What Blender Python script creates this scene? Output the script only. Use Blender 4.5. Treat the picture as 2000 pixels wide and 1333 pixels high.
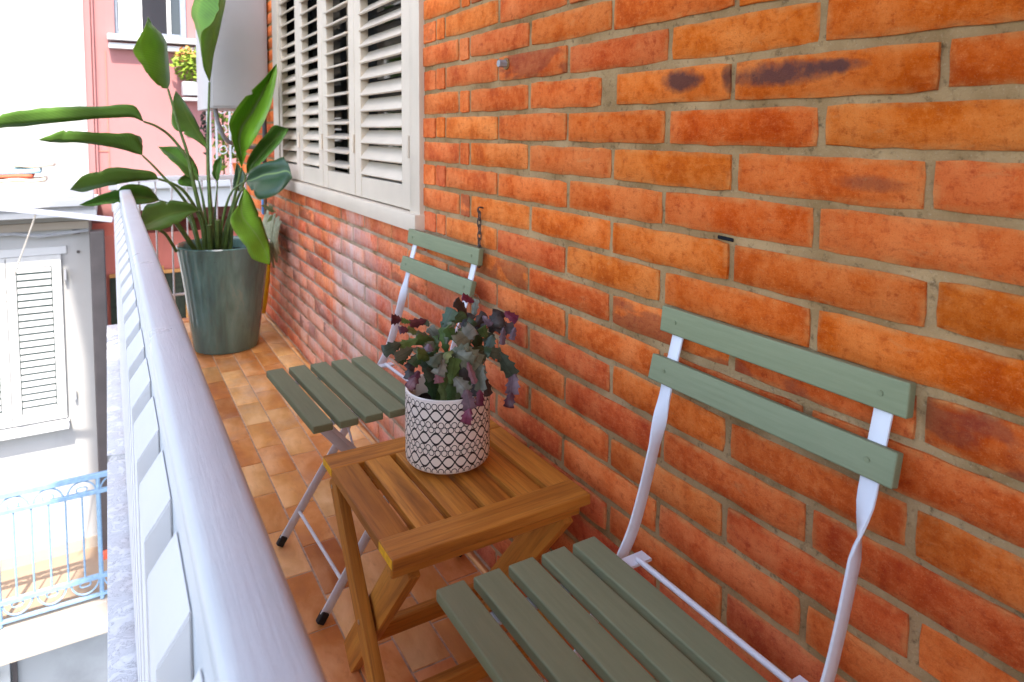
import bpy, bmesh, math, random
from mathutils import Vector, Matrix, noise
random.seed(7)
S = bpy.context.scene
for o in list(bpy.data.objects): bpy.data.objects.remove(o)

# ---------------------------------------------------------------- camera
CAMZ = 1.059
cam = bpy.data.cameras.new("camera"); co = bpy.data.objects.new("camera", cam); S.collection.objects.link(co)
YAW, PIT, ROL = 0.53832, 0.07062, 0.00581
cam.sensor_fit = 'HORIZONTAL'; cam.sensor_width = 36.0; cam.lens = 36.0*1324.34/2000.0
cam.shift_x = 0.0; cam.shift_y = -(666.5-350.76)/2000.0
cam.clip_start = 0.02; cam.clip_end = 400
cam.dof.use_dof = True; cam.dof.focus_distance = 1.12; cam.dof.aperture_fstop = 8.5
fwd = Vector((math.sin(YAW)*math.cos(PIT), math.cos(YAW)*math.cos(PIT), -math.sin(PIT)))
rgt = Vector((math.cos(YAW), -math.sin(YAW), 0)); upv = rgt.cross(fwd)
r2 = rgt*math.cos(ROL)+upv*math.sin(ROL); u2 = upv*math.cos(ROL)-rgt*math.sin(ROL)
m = Matrix((r2, u2, -fwd)).transposed().to_4x4(); m.translation = Vector((0, 0, CAMZ)); co.matrix_world = m
S.camera = co

# ---------------------------------------------------------------- sky, sun, exposure
ldir = Vector((0.25, 0.90, -1.50)).normalized()
sun_el = math.asin(-ldir.z); sun_az = math.atan2(-ldir.x, -ldir.y)
wd = bpy.data.worlds.new("World"); S.world = wd; wd.use_nodes = True
nt = wd.node_tree; sky = nt.nodes.new('ShaderNodeTexSky'); sky.sky_type = 'NISHITA'; sky.sun_disc = False
sky.sun_elevation = sun_el; sky.sun_rotation = sun_az; sky.air_density = 1.0; sky.dust_density = 2.5; sky.ozone_density = 1.0
bg = nt.nodes['Background']; nt.links.new(sky.outputs[0], bg.inputs[0]); bg.inputs[1].default_value = 0.13
sl = bpy.data.lights.new("sun", 'SUN'); so = bpy.data.objects.new("sun", sl); S.collection.objects.link(so)
sl.energy = 2.0; sl.angle = math.radians(0.53); sl.color = (1.0, 0.94, 0.85)
so.rotation_euler = ldir.to_track_quat('-Z', 'Y').to_euler(); so.location = (-3, -6, 12)
S.view_settings.view_transform = 'Standard'; S.view_settings.look = 'None'
S.view_settings.exposure = 2.68; S.view_settings.gamma = 1.0; S.view_settings.use_curve_mapping = False
S.render.engine = 'CYCLES'; S.cycles.max_bounces = 10; S.cycles.diffuse_bounces = 6

# ---------------------------------------------------------------- material helpers
def lin(c): return tuple(((v/255)/12.92 if v/255 <= .04045 else ((v/255+.055)/1.055)**2.4) for v in c)+(1,)
class NT:
    def __init__(s, name):
        s.m = bpy.data.materials.new(name); s.m.use_nodes = True; s.t = s.m.node_tree; s.n = s.t.nodes; s.b = s.n['Principled BSDF']
        s.tc = s.n.new('ShaderNodeTexCoord')
    def L(s, a, b): s.t.links.new(a, b)
    def coord(s, kind='Object', scale=(1, 1, 1), rnd=False):
        mp = s.n.new('ShaderNodeMapping'); mp.inputs[3].default_value = scale; s.L(s.tc.outputs[kind], mp.inputs[0])
        if rnd:
            oi = s.n.new('ShaderNodeObjectInfo'); mm = s.n.new('ShaderNodeMath'); mm.operation = 'MULTIPLY'; mm.inputs[1].default_value = 37.0
            s.L(oi.outputs['Random'], mm.inputs[0]); cx = s.n.new('ShaderNodeCombineXYZ')
            for i in range(3): s.L(mm.outputs[0], cx.inputs[i])
            s.L(cx.outputs[0], mp.inputs[1])
        return mp.outputs[0]
    def geo(s, scale=(1, 1, 1)):
        g = s.n.new('ShaderNodeNewGeometry'); mp = s.n.new('ShaderNodeMapping'); mp.inputs[3].default_value = scale; s.L(g.outputs['Position'], mp.inputs[0]); return mp.outputs[0]
    def noise(s, co, scale, detail=4, rough=.55, dist=0.0):
        t = s.n.new('ShaderNodeTexNoise'); t.inputs['Scale'].default_value = scale; t.inputs['Detail'].default_value = detail
        t.inputs['Roughness'].default_value = rough; t.inputs['Distortion'].default_value = dist
        if co is not None: s.L(co, t.inputs['Vector'])
        return t.outputs[0]
    def ramp(s, f, stops):
        r = s.n.new('ShaderNodeValToRGB'); e = r.color_ramp.elements
        while len(e) < len(stops): e.new(.5)
        for i, (p, c) in enumerate(stops):
            e[i].position = p; e[i].color = c if len(c) == 4 else (*c, 1)
        s.L(f, r.inputs[0]); return r.outputs[0]
    def fr(s, f, a, b):
        r = s.n.new('ShaderNodeMapRange'); r.inputs[1].default_value = a; r.inputs[2].default_value = b; s.L(f, r.inputs[0]); return r.outputs[0]
    def mix(s, f, a, b, mode='MIX'):
        x = s.n.new('ShaderNodeMix'); x.data_type = 'RGBA'; x.blend_type = mode
        for v, i in ((f, 0), (a, 6), (b, 7)):
            if hasattr(v, 'is_output') or hasattr(v, 'links'): s.L(v, x.inputs[i])
            else: x.inputs[i].default_value = v if i == 0 else (v if len(v) == 4 else (*v, 1))
        return x.outputs[2]
    def math(s, op, a, b=0.0, c=None):
        x = s.n.new('ShaderNodeMath'); x.operation = op
        for i, v in enumerate((a, b) if c is None else (a, b, c)):
            if hasattr(v, 'links'): s.L(v, x.inputs[i])
            else: x.inputs[i].default_value = v
        return x.outputs[0]
    def set(s, col=None, rough=None, spec=None, metal=None, coat=None, bump=None, bs=.3, bd=.002):
        if col is not None:
            if hasattr(col, 'links'): s.L(col, s.b.inputs['Base Color'])
            else: s.b.inputs['Base Color'].default_value = col if len(col) == 4 else (*col, 1)
        if rough is not None:
            if hasattr(rough, 'links'): s.L(rough, s.b.inputs['Roughness'])
            else: s.b.inputs['Roughness'].default_value = rough
        if spec is not None: s.b.inputs['Specular IOR Level'].default_value = spec
        if metal is not None: s.b.inputs['Metallic'].default_value = metal
        if coat is not None: s.b.inputs['Coat Weight'].default_value = coat; s.b.inputs['Coat Roughness'].default_value = .08
        if bump is not None:
            bp = s.n.new('ShaderNodeBump'); bp.inputs['Strength'].default_value = bs; bp.inputs['Distance'].default_value = bd
            s.L(bump, bp.inputs['Height']); s.L(bp.outputs[0], s.b.inputs['Normal'])
        return s.m
def simple(name, col, rough=.5, var=.12, sc=18, spec=.4, bs=.12, bd=.001, kind='Object', metal=0, coat=None, rnd=False):
    s = NT(name); c = s.coord(kind, rnd=rnd); n = s.noise(c, sc, 5); f = s.fr(n, .3, .7)
    a = tuple(v*(1-var) for v in col[:3]); b = tuple(min(1, v*(1+var)) for v in col[:3])
    n2 = s.noise(c, sc*6, 4)
    return s.set(s.mix(f, a, b), rough, spec, metal, coat, n2, bs, bd)

# brick: colour per piece through the object colour (or a colour attribute on the joined rest)
def brick_mat(name, attr):
    s = NT(name)
    if attr: a = s.n.new('ShaderNodeAttribute'); a.attribute_name = 'bcol'; base = a.outputs['Color']; alpha = a.outputs['Alpha']
    else: a = s.n.new('ShaderNodeObjectInfo'); base = a.outputs['Color']; alpha = a.outputs['Alpha']
    g = s.geo()
    n1 = s.noise(g, 11, 4, .6); n2 = s.noise(g, 60, 8, .72); n3 = s.noise(g, 200, 5, .7)
    hs = s.n.new('ShaderNodeHueSaturation'); hs.inputs['Hue'].default_value = .510; hs.inputs['Saturation'].default_value = .95; hs.inputs['Value'].default_value = 1.22; s.L(base, hs.inputs['Color'])
    hd = s.n.new('ShaderNodeHueSaturation'); hd.inputs['Hue'].default_value = .490; hd.inputs['Value'].default_value = .62; s.L(base, hd.inputs['Color'])
    c = s.mix(s.fr(n1, .42, .68), base, hs.outputs[0]); c = s.mix(s.math('MULTIPLY', s.fr(n1, .46, .26), .75), c, hd.outputs[0])
    c = s.mix(s.math('MULTIPLY', s.fr(n2, .50, .68), .6), c, hs.outputs[0]); c = s.mix(s.math('MULTIPLY', s.fr(n2, .47, .32), .7), c, hd.outputs[0])
    n5 = s.noise(s.geo((1, 1, 2.6)), 48, 9, .78, .4); c = s.mix(s.math('MULTIPLY', s.fr(n5, .54, .66), .5), c, hs.outputs[0]); c = s.mix(s.math('MULTIPLY', s.fr(n5, .45, .34), .55), c, hd.outputs[0])
    n6 = s.noise(g, 620, 3, .7); c = s.mix(s.math('MULTIPLY', s.fr(n6, .44, .30), .6), c, hd.outputs[0]); c = s.mix(s.math('MULTIPLY', s.fr(n6, .60, .74), .5), c, (.66, .36, .15))
    # pale lime specks and smears of mortar
    c = s.mix(s.math('MULTIPLY', s.fr(n3, .60, .72), .32), c, (.62, .31, .11)); c = s.mix(s.math('MULTIPLY', s.fr(n3, .42, .30), .35), c, hd.outputs[0])
    n4 = s.noise(s.geo((1, 1, 2.2)), 26, 5, .7, .6); c = s.mix(s.math('MULTIPLY', s.fr(n4, .60, .74), .32), c, (.52, .27, .11))
    if not attr:
        so_ = s.n.new('ShaderNodeSeparateXYZ'); s.L(s.tc.outputs['Object'], so_.inputs[0])
        rim = s.math('MAXIMUM', s.fr(s.math('ABSOLUTE', so_.outputs[2]), .34, .50), s.fr(s.math('ABSOLUTE', so_.outputs[1]), .465, .50))
        nr = s.noise(g, 38, 6, .7); c = s.mix(s.math('MULTIPLY', s.math('MULTIPLY', rim, s.fr(nr, .40, .62)), .5), c, (.60, .31, .11))
    # salt bloom low on the wall, broadened to paint in the brighter far end
    sep = s.n.new('ShaderNodeSeparateXYZ'); s.L(g, sep.inputs[0])
    by = s.math('MULTIPLY', s.fr(sep.outputs[1], 1.2, 2.1), s.fr(sep.outputs[1], 4.6, 3.4)); bz = s.fr(sep.outputs[2], .90, .45)
    nb = s.noise(g, 4.2, 6, .62, .5); bl = s.math('MULTIPLY', s.math('MULTIPLY', by, bz), s.fr(nb, .30, .60))
    nb2 = s.noise(g, 30, 5, .7); bl = s.math('MULTIPLY', bl, s.fr(nb2, .2, .62))
    c = s.mix(s.math('MULTIPLY', bl, .55), c, (.70, .50, .40))
    n7 = s.math('MULTIPLY', s.math('SUBTRACT', s.noise(s.geo((1, 2.2, .8)), 7, 6, .68, .3), .5), 3.4)
    for yc, zc, ry, rz, k in ((2.42, .46, .26, .34, .8), (2.95, .16, .40, .16, .45), (1.95, .12, .30, .12, .4), (3.5, .35, .3, .3, .3)):
        dy = s.math('DIVIDE', s.math('SUBTRACT', sep.outputs[1], yc), ry); dz = s.math('DIVIDE', s.math('SUBTRACT', sep.outputs[2], zc), rz)
        e = s.math('SUBTRACT', 1.0, s.math('ADD', s.math('MULTIPLY', dy, dy), s.math('MULTIPLY', dz, dz))); c = s.mix(s.math('MULTIPLY', s.fr(s.math('ADD', e, n7), -.3, 1.2), k), c, (.66, .55, .49))
    # burnt patches
    nd = s.noise(s.geo((1, 1, 2.0)), 8.5, 5, .5, .2); c = s.mix(s.math('MULTIPLY', s.fr(nd, .47, .53), s.math('SUBTRACT', 1.0, alpha)), c, (.075, .036, .038))
    nq = s.math('MULTIPLY', s.math('SUBTRACT', s.noise(g, 45, 5, .65), .5), 2.2)
    for yc, zc, ry, rz, k in ((.590, 1.137, .082, .0165, 1.), (.515, 1.141, .040, .009, 1.), (.772, 1.139, .040, .019, 1.), (.678, 1.137, .014, .020, .9), (.468, 1.000, .045, .010, .5)):
        dy = s.math('DIVIDE', s.math('SUBTRACT', sep.outputs[1], yc), ry); dz = s.math('DIVIDE', s.math('SUBTRACT', sep.outputs[2], zc), rz)
        e = s.math('SUBTRACT', 1.0, s.math('ADD', s.math('MULTIPLY', dy, dy), s.math('MULTIPLY', dz, dz))); c = s.mix(s.math('MULTIPLY', s.fr(s.math('ADD', e, nq), -.35, .75), k*.92), c, (.098, .044, .038))
    h = s.math('ADD', s.math('ADD', s.math('MULTIPLY', n2, .6), s.math('MULTIPLY', n5, .5)), s.math('ADD', s.math('MULTIPLY', n3, .3), s.math('MULTIPLY', n6, .12)))
    return s.set(c, .9, .08, bump=h, bs=.9, bd=.005)
M = {}
M['brick'] = brick_mat('brick', False); M['brick_rest'] = brick_mat('brick_rest', True)
s = NT('mortar'); g = s.geo(); n1 = s.noise(g, 9, 5); n2 = s.noise(g, 70, 6, .7); n3 = s.noise(g, 260, 4, .7)
c = s.mix(s.fr(n1, .35, .65), (.25, .150, .062), (.43, .285, .140)); c = s.mix(s.math('MULTIPLY', s.fr(n2, .45, .30), .75), c, (.075, .042, .018)); c = s.mix(s.math('MULTIPLY', s.fr(n3, .58, .7), .35), c, (.52, .40, .27))
sep = s.n.new('ShaderNodeSeparateXYZ'); s.L(g, sep.inputs[0]); bl = s.math('MULTIPLY', s.math('MULTIPLY', s.fr(sep.outputs[1], 1.2, 2.0), s.fr(sep.outputs[2], .9, .5)), s.fr(n1, .3, .6)); c = s.mix(s.math('MULTIPLY', bl, .6), c, (.66, .56, .50))
M['mortar'] = s.set(c, .93, .15, bump=s.math('ADD', n2, s.math('MULTIPLY', n3, .5)), bs=.9, bd=.004)
s = NT('floor_tile'); oi = s.n.new('ShaderNodeObjectInfo'); c0 = s.coord('Object', (9, 4, 9), True); n1 = s.noise(c0, 1.1, 6, .6, .35); c1 = s.coord('Object', (30, 10, 1), True); n2 = s.noise(c1, 1.6, 5, .65, .3); g = s.geo(); n3 = s.noise(g, 160, 4, .6)
hs = s.n.new('ShaderNodeHueSaturation'); hs.inputs['Hue'].default_value = .512; hs.inputs['Saturation'].default_value = .82; hs.inputs['Value'].default_value = 1.45; s.L(oi.outputs['Color'], hs.inputs['Color'])
hd = s.n.new('ShaderNodeHueSaturation'); hd.inputs['Hue'].default_value = .487; hd.inputs['Value'].default_value = .72; s.L(oi.outputs['Color'], hd.inputs['Color'])
c = s.mix(s.math('MULTIPLY', s.fr(n1, .45, .68), .7), oi.outputs['Color'], hs.outputs[0]); c = s.mix(s.math('MULTIPLY', s.fr(n1, .46, .30), .7), c, hd.outputs[0]); c = s.mix(s.math('MULTIPLY', s.fr(n2, .42, .25), .5), c, hd.outputs[0])
nd = s.noise(g, 420, 2, .5); c = s.mix(s.math('MULTIPLY', s.fr(nd, .72, .76), .6), c, (.7, .58, .46))
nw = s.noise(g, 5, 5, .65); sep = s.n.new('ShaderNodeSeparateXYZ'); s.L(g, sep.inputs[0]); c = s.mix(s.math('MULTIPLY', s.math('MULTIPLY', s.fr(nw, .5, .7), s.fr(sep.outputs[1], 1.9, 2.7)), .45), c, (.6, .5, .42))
M['tile'] = s.set(c, s.fr(s.noise(g, 14, 4), -.2, 1.3), .35, bump=n3, bs=.14, bd=.001)
M['grout'] = simple('grout', (.56, .40, .29), .9, .25, 60, .2, .4, .002)
def paint_white(name, col, rough, bs=.1):
    s = NT(name); g = s.geo(); n = s.noise(g, 40, 5, .6); n2 = s.noise(g, 7, 4); c = s.mix(s.fr(n2, .3, .7), col, tuple(v*.93 for v in col)); c = s.mix(s.math('MULTIPLY', s.fr(n, .66, .74), .25), c, (.45, .42, .4))
    return s.set(c, rough, .5, bump=n, bs=bs, bd=.0012)
s = NT('rail_paint'); g = s.geo(); n = s.noise(s.geo((60, 3, 60)), 3, 6, .65); n2 = s.noise(g, 9, 5, .6); n3 = s.noise(g, 34, 6, .7); c = s.mix(s.fr(n2, .35, .65), (.43, .475, .515), (.50, .525, .55)); c = s.mix(s.math('MULTIPLY', s.fr(n3, .66, .72), .5), c, (.34, .33, .34)); c = s.mix(s.math('MULTIPLY', s.fr(s.noise(g, 60, 4, .6), .76, .79), .5), c, (.30, .24, .20))
M['rail'] = s.set(c, s.fr(n2, -.1, 1.5), .4, bump=s.math('ADD', n, s.math('MULTIPLY', n3, .7)), bs=.35, bd=.0015)
M['picket'] = paint_white('picket_paint', (.56, .56, .575), .5)
M['white_metal'] = paint_white('white_powder_coat', (.70, .71, .75), .38, .05)
s = NT('green_slat'); oi = s.n.new('ShaderNodeObjectInfo'); c0 = s.coord('Object', (60, 4, 60), True); n = s.noise(c0, 3, 5, .65); n2 = s.noise(s.coord('Object', (1, 1, 1), True), 240, 3, .6); n3 = s.noise(s.coord('Object', (1, 1, 1), True), 9, 3)
c = s.mix(s.fr(n, .3, .7), (.180, .206, .114), (.216, .245, .140)); c = s.mix(s.math('MULTIPLY', s.fr(n3, .35, .65), .3), c, (.215, .24, .14))
M['green'] = s.set(c, .62, .3, bump=s.math('ADD', n, s.math('MULTIPLY', n2, .6)), bs=.22, bd=.001)
def wood(name, ax, dark=1.0):
    s = NT(name); sc = [34, 34, 34]; sc[ax] = 2.6
    c0 = s.coord('Object', sc, True); n = s.noise(c0, 1.1, 6, .62, .6); sc2 = [190, 190, 190]; sc2[ax] = 7
    n2 = s.noise(s.coord('Object', sc2, True), 1, 4, .6); oi = s.n.new('ShaderNodeObjectInfo')
    c = s.ramp(n, [(.28, (.27, .092, .012)), (.45, (.54, .205, .028)), (.6, (.70, .295, .044)), (.78, (.78, .38, .066))])
    c = s.mix(s.math('MULTIPLY', s.fr(n2, .50, .30), .45), c, (.09, .035, .012)); c = s.mix(s.math('MULTIPLY', oi.outputs['Random'], .45), c, (.26, .090, .014))
    return s.set(c, .5, .32, bump=n2, bs=.25, bd=.0008)
M['wood_x'] = wood('acacia_across', 0); M['wood_y'] = wood('acacia_along', 1); M['wood_z'] = wood('acacia_leg', 2)
M['endgrain'] = simple('end_grain', (.88, .47, .015), .6, .2, 120, .3)
M['rubber'] = simple('rubber', (.012, .012, .013), .55, .2, 60, .4)
M['steel'] = simple('screw_steel', (.6, .58, .55), .3, .1, 60, .5, metal=1)
M['chain'] = simple('rusty_chain', (.11, .075, .06), .6, .5, 90, .4, metal=.5)
s = NT('teal_glaze'); c0 = s.coord('Object', (7, 7, 1.3)); n = s.noise(c0, 2.2, 6, .6, .4); n2 = s.noise(s.coord('Object', (40, 40, 5)), 1.4, 4)
c = s.ramp(n, [(.25, (.060, .105, .096)), (.48, (.100, .195, .180)), (.62, (.140, .270, .250)), (.8, (.27, .33, .26))]); c = s.mix(s.math('MULTIPLY', s.fr(n2, .55, .7), .3), c, (.15, .16, .13))
M['glaze'] = s.set(c, .16, .55, coat=.5, bump=n2, bs=.06, bd=.002)
M['soil'] = simple('soil', (.022, .016, .012), .95, .5, 90, .1, 1, .01)
def leafmat(name, top, under, tr=.25, rough=.34):
    s = NT(name); g = s.n.new('ShaderNodeNewGeometry'); uv = s.n.new('ShaderNodeUVMap'); sp = s.n.new('ShaderNodeSeparateXYZ'); s.L(uv.outputs[0], sp.inputs[0])
    oi = s.n.new('ShaderNodeObjectInfo')
    # side veins: waves along the blade slanted away from the midrib
    ph = s.math('ADD', s.math('MULTIPLY', sp.outputs[1], 240.0), s.math('MULTIPLY', s.math('ABSOLUTE', s.math('SUBTRACT', sp.outputs[0], .5)), -70.0))
    w = s.math('SINE', ph); n = s.noise(s.coord('Object', (1, 1, 1), True), 9, 4); f = s.fr(n, .3, .7)
    t1 = s.mix(f, tuple(v*.72 for v in top), tuple(v*1.35 for v in top)); t1 = s.mix(s.math('MULTIPLY', s.fr(w, .2, 1.0), .28), t1, tuple(v*2.1 for v in top))
    u1 = s.mix(f, tuple(v*.8 for v in under), tuple(v*1.2 for v in under))
    mid = s.fr(s.math('ABSOLUTE', s.math('SUBTRACT', sp.outputs[0], .5)), .035, .012)
    c = s.mix(g.outputs['Backfacing'], t1, u1); c = s.mix(s.math('MULTIPLY', mid, .8), c, (.20, .30, .08)); ed = s.fr(s.math('ABSOLUTE', s.math('SUBTRACT', sp.outputs[0], .5)), .487, .497); c = s.mix(s.math('MULTIPLY', ed, .6), c, (.28, .22, .08))
    s.set(c, rough, .45, bump=w, bs=.05, bd=.002)
    tb = s.n.new('ShaderNodeBsdfTranslucent'); tb.inputs[0].default_value = (.16, .34, .02, 1); mx = s.n.new('ShaderNodeMixShader'); mx.inputs[0].default_value = tr
    s.L(s.b.outputs[0], mx.inputs[1]); s.L(tb.outputs[0], mx.inputs[2]); s.L(mx.outputs[0], s.n['Material Output'].inputs[0]); return s.m
M['leaf'] = leafmat('strelitzia_leaf', (.090, .190, .034), (.16, .26, .10), .36, .3)
M['leaf_young'] = leafmat('strelitzia_young_leaf', (.135, .29, .020), (.16, .29, .045), .35)
M['leaf_dark'] = leafmat('strelitzia_dark_leaf', (.026, .060, .028), (.045, .085, .042), .12)
M['petiole'] = simple('petiole', (.075, .125, .03), .4, .35, 30, .4)
s = NT('cactus'); oi = s.n.new('ShaderNodeObjectInfo'); uv = s.n.new('ShaderNodeUVMap'); sp = s.n.new('ShaderNodeSeparateXYZ'); s.L(uv.outputs[0], sp.inputs[0]); n = s.noise(s.coord('Object', (1, 1, 1), True), 60, 5, .6)
dk = s.n.new('ShaderNodeHueSaturation'); dk.inputs['Value'].default_value = .5; s.L(oi.outputs['Color'], dk.inputs['Color']); lt = s.n.new('ShaderNodeHueSaturation'); lt.inputs['Value'].default_value = 1.5; lt.inputs['Saturation'].default_value = .8; s.L(oi.outputs['Color'], lt.inputs['Color'])
c = s.mix(s.fr(n, .35, .65), dk.outputs[0], lt.outputs[0]); c = s.mix(.45, c, oi.outputs['Color']); mid = s.fr(s.math('ABSOLUTE', s.math('SUBTRACT', sp.outputs[0], .5)), .08, .02); c = s.mix(s.math('MULTIPLY', mid, .5), c, dk.outputs[0])
s.set(c, .42, .4, bump=n, bs=.25, bd=.002); M['cactus'] = s.m
# printed ceramic pot: bands of rings and crossing waves
s = NT('printed_ceramic'); oc = s.coord('Object'); sp = s.n.new('ShaderNodeSeparateXYZ'); s.L(oc, sp.inputs[0])
th = s.math('ARCTAN2', sp.outputs[1], sp.outputs[0]); z = sp.outputs[2]; RP = .0815
acc = None
def orr(a, b): return b if a is None else s.math('MAXIMUM', a, b)
def rings(zc, nn, r, wv, off):
    u = s.math('SUBTRACT', s.math('FRACT', s.math('ADD', s.math('MULTIPLY', th, nn/(2*math.pi)), 10+off)), .5); u = s.math('MULTIPLY', u, 2*math.pi*RP/nn); v = s.math('SUBTRACT', z, zc)
    d = s.math('SQRT', s.math('ADD', s.math('MULTIPLY', u, u), s.math('MULTIPLY', s.math('MULTIPLY', v, v), .86)))
    return s.math('LESS_THAN', s.math('ABSOLUTE', s.math('SUBTRACT', d, r)), wv)
def wave(zc, sg):
    cs = s.math('MULTIPLY', s.math('COSINE', s.math('MULTIPLY', th, 11.0)), .0105*sg); d = s.math('ABSOLUTE', s.math('SUBTRACT', s.math('SUBTRACT', z, zc), cs)); return s.math('LESS_THAN', d, .0021)
for zc, k in ((.1285, 0), (.0945, 0), (.0855, .5), (.0515, 0), (.0425, .5), (.0075, 0)): acc = orr(acc, rings(zc, 42, .0050, .00075, k))
for zc in (.112, .069, .0255): acc = orr(acc, wave(zc, 1)); acc = orr(acc, wave(zc, -1))
rad = s.math('SQRT', s.math('ADD', s.math('MULTIPLY', sp.outputs[0], sp.outputs[0]), s.math('MULTIPLY', sp.outputs[1], sp.outputs[1]))); acc = s.math('MULTIPLY', acc, s.math('GREATER_THAN', rad, .0795))
acc = s.math('MULTIPLY', acc, s.math('LESS_THAN', z, .1345))
M['ceramic'] = s.set(s.mix(acc, (.80, .74, .66), (.010, .009, .008)), .42, .4, bump=s.noise(oc, 90, 3), bs=.03)
M['shutter'] = simple('shutter_paint', (.60, .51, .40), .36, .05, 8, .45, .06)
M['dark_room'] = simple('dark_interior', (.012, .013, .016), .8, .3, 5, .1)
s = NT('window_glass'); M['glass'] = s.set((.02, .025, .03), .06, .6)
M['marble'] = None
s = NT('marble_slab'); g = s.geo(); n = s.noise(g, 26, 6, .65, 1.2); n2 = s.noise(g, 120, 5, .7); c = s.mix(s.fr(n, .3, .7), (.40, .41, .43), (.62, .62, .64)); vein = s.fr(s.math('ABSOLUTE', s.math('SUBTRACT', n, .5)), .018, .004); c = s.mix(s.math('MULTIPLY', vein, .55), c, (.16, .16, .17)); c = s.mix(s.math('MULTIPLY', s.fr(n2, .64, .74), .6), c, (.18, .18, .18))
M['marble'] = s.set(c, .6, .3, bump=n2, bs=.3, bd=.002)
def plaster(name, col, dirt=.12):
    s = NT(name); g = s.geo(); n = s.noise(g, 1.1, 6, .6); n2 = s.noise(g, 35, 5, .6); c = s.mix(s.math('MULTIPLY', s.fr(n, .45, .7), dirt*4), col, tuple(v*(1-dirt) for v in col)); n4 = s.noise(s.geo((3, 3, .35)), 2.2, 5, .6); c = s.mix(s.math('MULTIPLY', s.fr(n4, .58, .75), dirt*2.0), c, tuple(v*.7 for v in col))
    return s.set(c, .9, .2, bump=n2, bs=.4, bd=.003)
M['white_wall'] = plaster('white_plaster', (.38, .37, .36)); M['pink_wall'] = plaster('pink_plaster', (.32, .145, .14)); M['salmon_wall'] = plaster('salmon_plaster', (.55, .16, .12))
M['cream_trim'] = plaster('cream_trim', (.34, .29, .24)); M['grey_wall'] = plaster('grey_plaster', (.36, .36, .36), .3); M['white_trim'] = plaster('white_trim', (.50, .495, .49))
M['brown_metal'] = simple('brown_metal', (.075, .062, .060), .5, .15, 6, .4); M['blue_iron'] = simple('blue_iron', (.20, .31, .43), .5, .15, 30, .4)
M['green_gap'] = simple('dark_green', (.03, .075, .07), .6); M['shutter_white'] = simple('street_shutter', (.46, .455, .445), .55, .05)
M['terr_floor'] = plaster('terrace_tile', (.28, .20, .14), .2); M['asphalt'] = simple('asphalt', (.06, .06, .06), .9, .3, 4, .2)
M['grey_box'] = simple('cabinet_paint', (.42, .42, .425), .42, .05, 5, .4, .08); M['grey_plastic'] = simple('grey_plastic', (.32, .32, .33), .5); M['cable'] = simple('cable', (.20, .20, .21), .5)
M['yellow_hose'] = simple('yellow_hose', (.80, .50, .012), .4, .1); M['dark_hose'] = simple('dark_hose', (.05, .05, .055), .5)
M['foliage'] = simple('flower_foliage', (.16, .23, .02), .6, .6, 40, .3, rnd=True); M['foliage_dark'] = simple('hedge_foliage', (.022, .026, .014), .6, .6, 30, .3)
M['dry_leaf'] = simple('dry_leaf', (.42, .42, .26), .7, .25, 40, .2); M['orange'] = simple('orange_pot', (.65, .16, .02), .6); M['blue_plastic'] = simple('blue_plastic', (.02, .22, .55), .45)
M['orange_bar'] = simple('rust_bar', (.50, .22, .06), .6); M['window_frame'] = simple('grey_window_frame', (.22, .25, .30), .4); M['blocker'] = plaster('blocker_plaster', (.62, .56, .48))
M['curtain'] = simple('curtain', (.62, .62, .60), .8); M['cloth_blue'] = simple('cloth_blue', (.35, .52, .60), .8); M['cloth_red'] = simple('cloth_red', (.65, .12, .06), .8); M['cloth_tan'] = simple('cloth_tan', (.58, .47, .36), .8)
M['rope'] = simple('rope', (.62, .55, .45), .8); M['twig'] = simple('twig', (.16, .10, .06), .8, .5, 60)

# ---------------------------------------------------------------- object helpers
C = S.collection
def link(name, me, mat=None, parent=None, loc=(0, 0, 0), col=None):
    o = bpy.data.objects.new(name, me); C.objects.link(o); o.location = loc
    if mat and me and not me.materials: me.materials.append(mat)
    if parent: o.parent = parent
    if col: o.color = col
    return o
def tag(o, label, cat, group=None):
    o['label'] = label; o['category'] = cat
    if group: o['group'] = group
    return o
def struct(o, kind='structure'): o['kind'] = kind; return o
def empty(name, loc=(0, 0, 0), label=None, cat=None, group=None):
    o = bpy.data.objects.new(name, None); C.objects.link(o); o.location = loc; o.empty_display_size = .05
    if label: tag(o, label, cat, group)
    return o
def smooth(me, ang=35):
    for p in me.polygons: p.use_smooth = True
    try: me.set_sharp_from_angle(angle=math.radians(ang))
    except Exception: pass
def fin(bm, sm=None):
    bmesh.ops.recalc_face_normals(bm, faces=bm.faces[:]); me = bpy.data.meshes.new('m'); bm.to_mesh(me); bm.free()
    if sm: smooth(me, sm)
    return me
def addbox(bm, a, b, bev=0.0, seg=1):
    vs = [bm.verts.new((x, y, z)) for x in (a[0], b[0]) for y in (a[1], b[1]) for z in (a[2], b[2])]
    fs = [bm.faces.new([vs[i] for i in f]) for f in ((0, 1, 3, 2), (4, 6, 7, 5), (0, 4, 5, 1), (2, 3, 7, 6), (0, 2, 6, 4), (1, 5, 7, 3))]
    bmesh.ops.recalc_face_normals(bm, faces=fs)
    if bev: bmesh.ops.bevel(bm, geom=list({e for f in fs for e in f.edges}), offset=bev, segments=seg, affect='EDGES', profile=.6)
def box(a, b, bev=0.0, seg=1):
    bm = bmesh.new(); addbox(bm, a, b, bev, seg); return fin(bm, 40 if bev else None)
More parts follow.
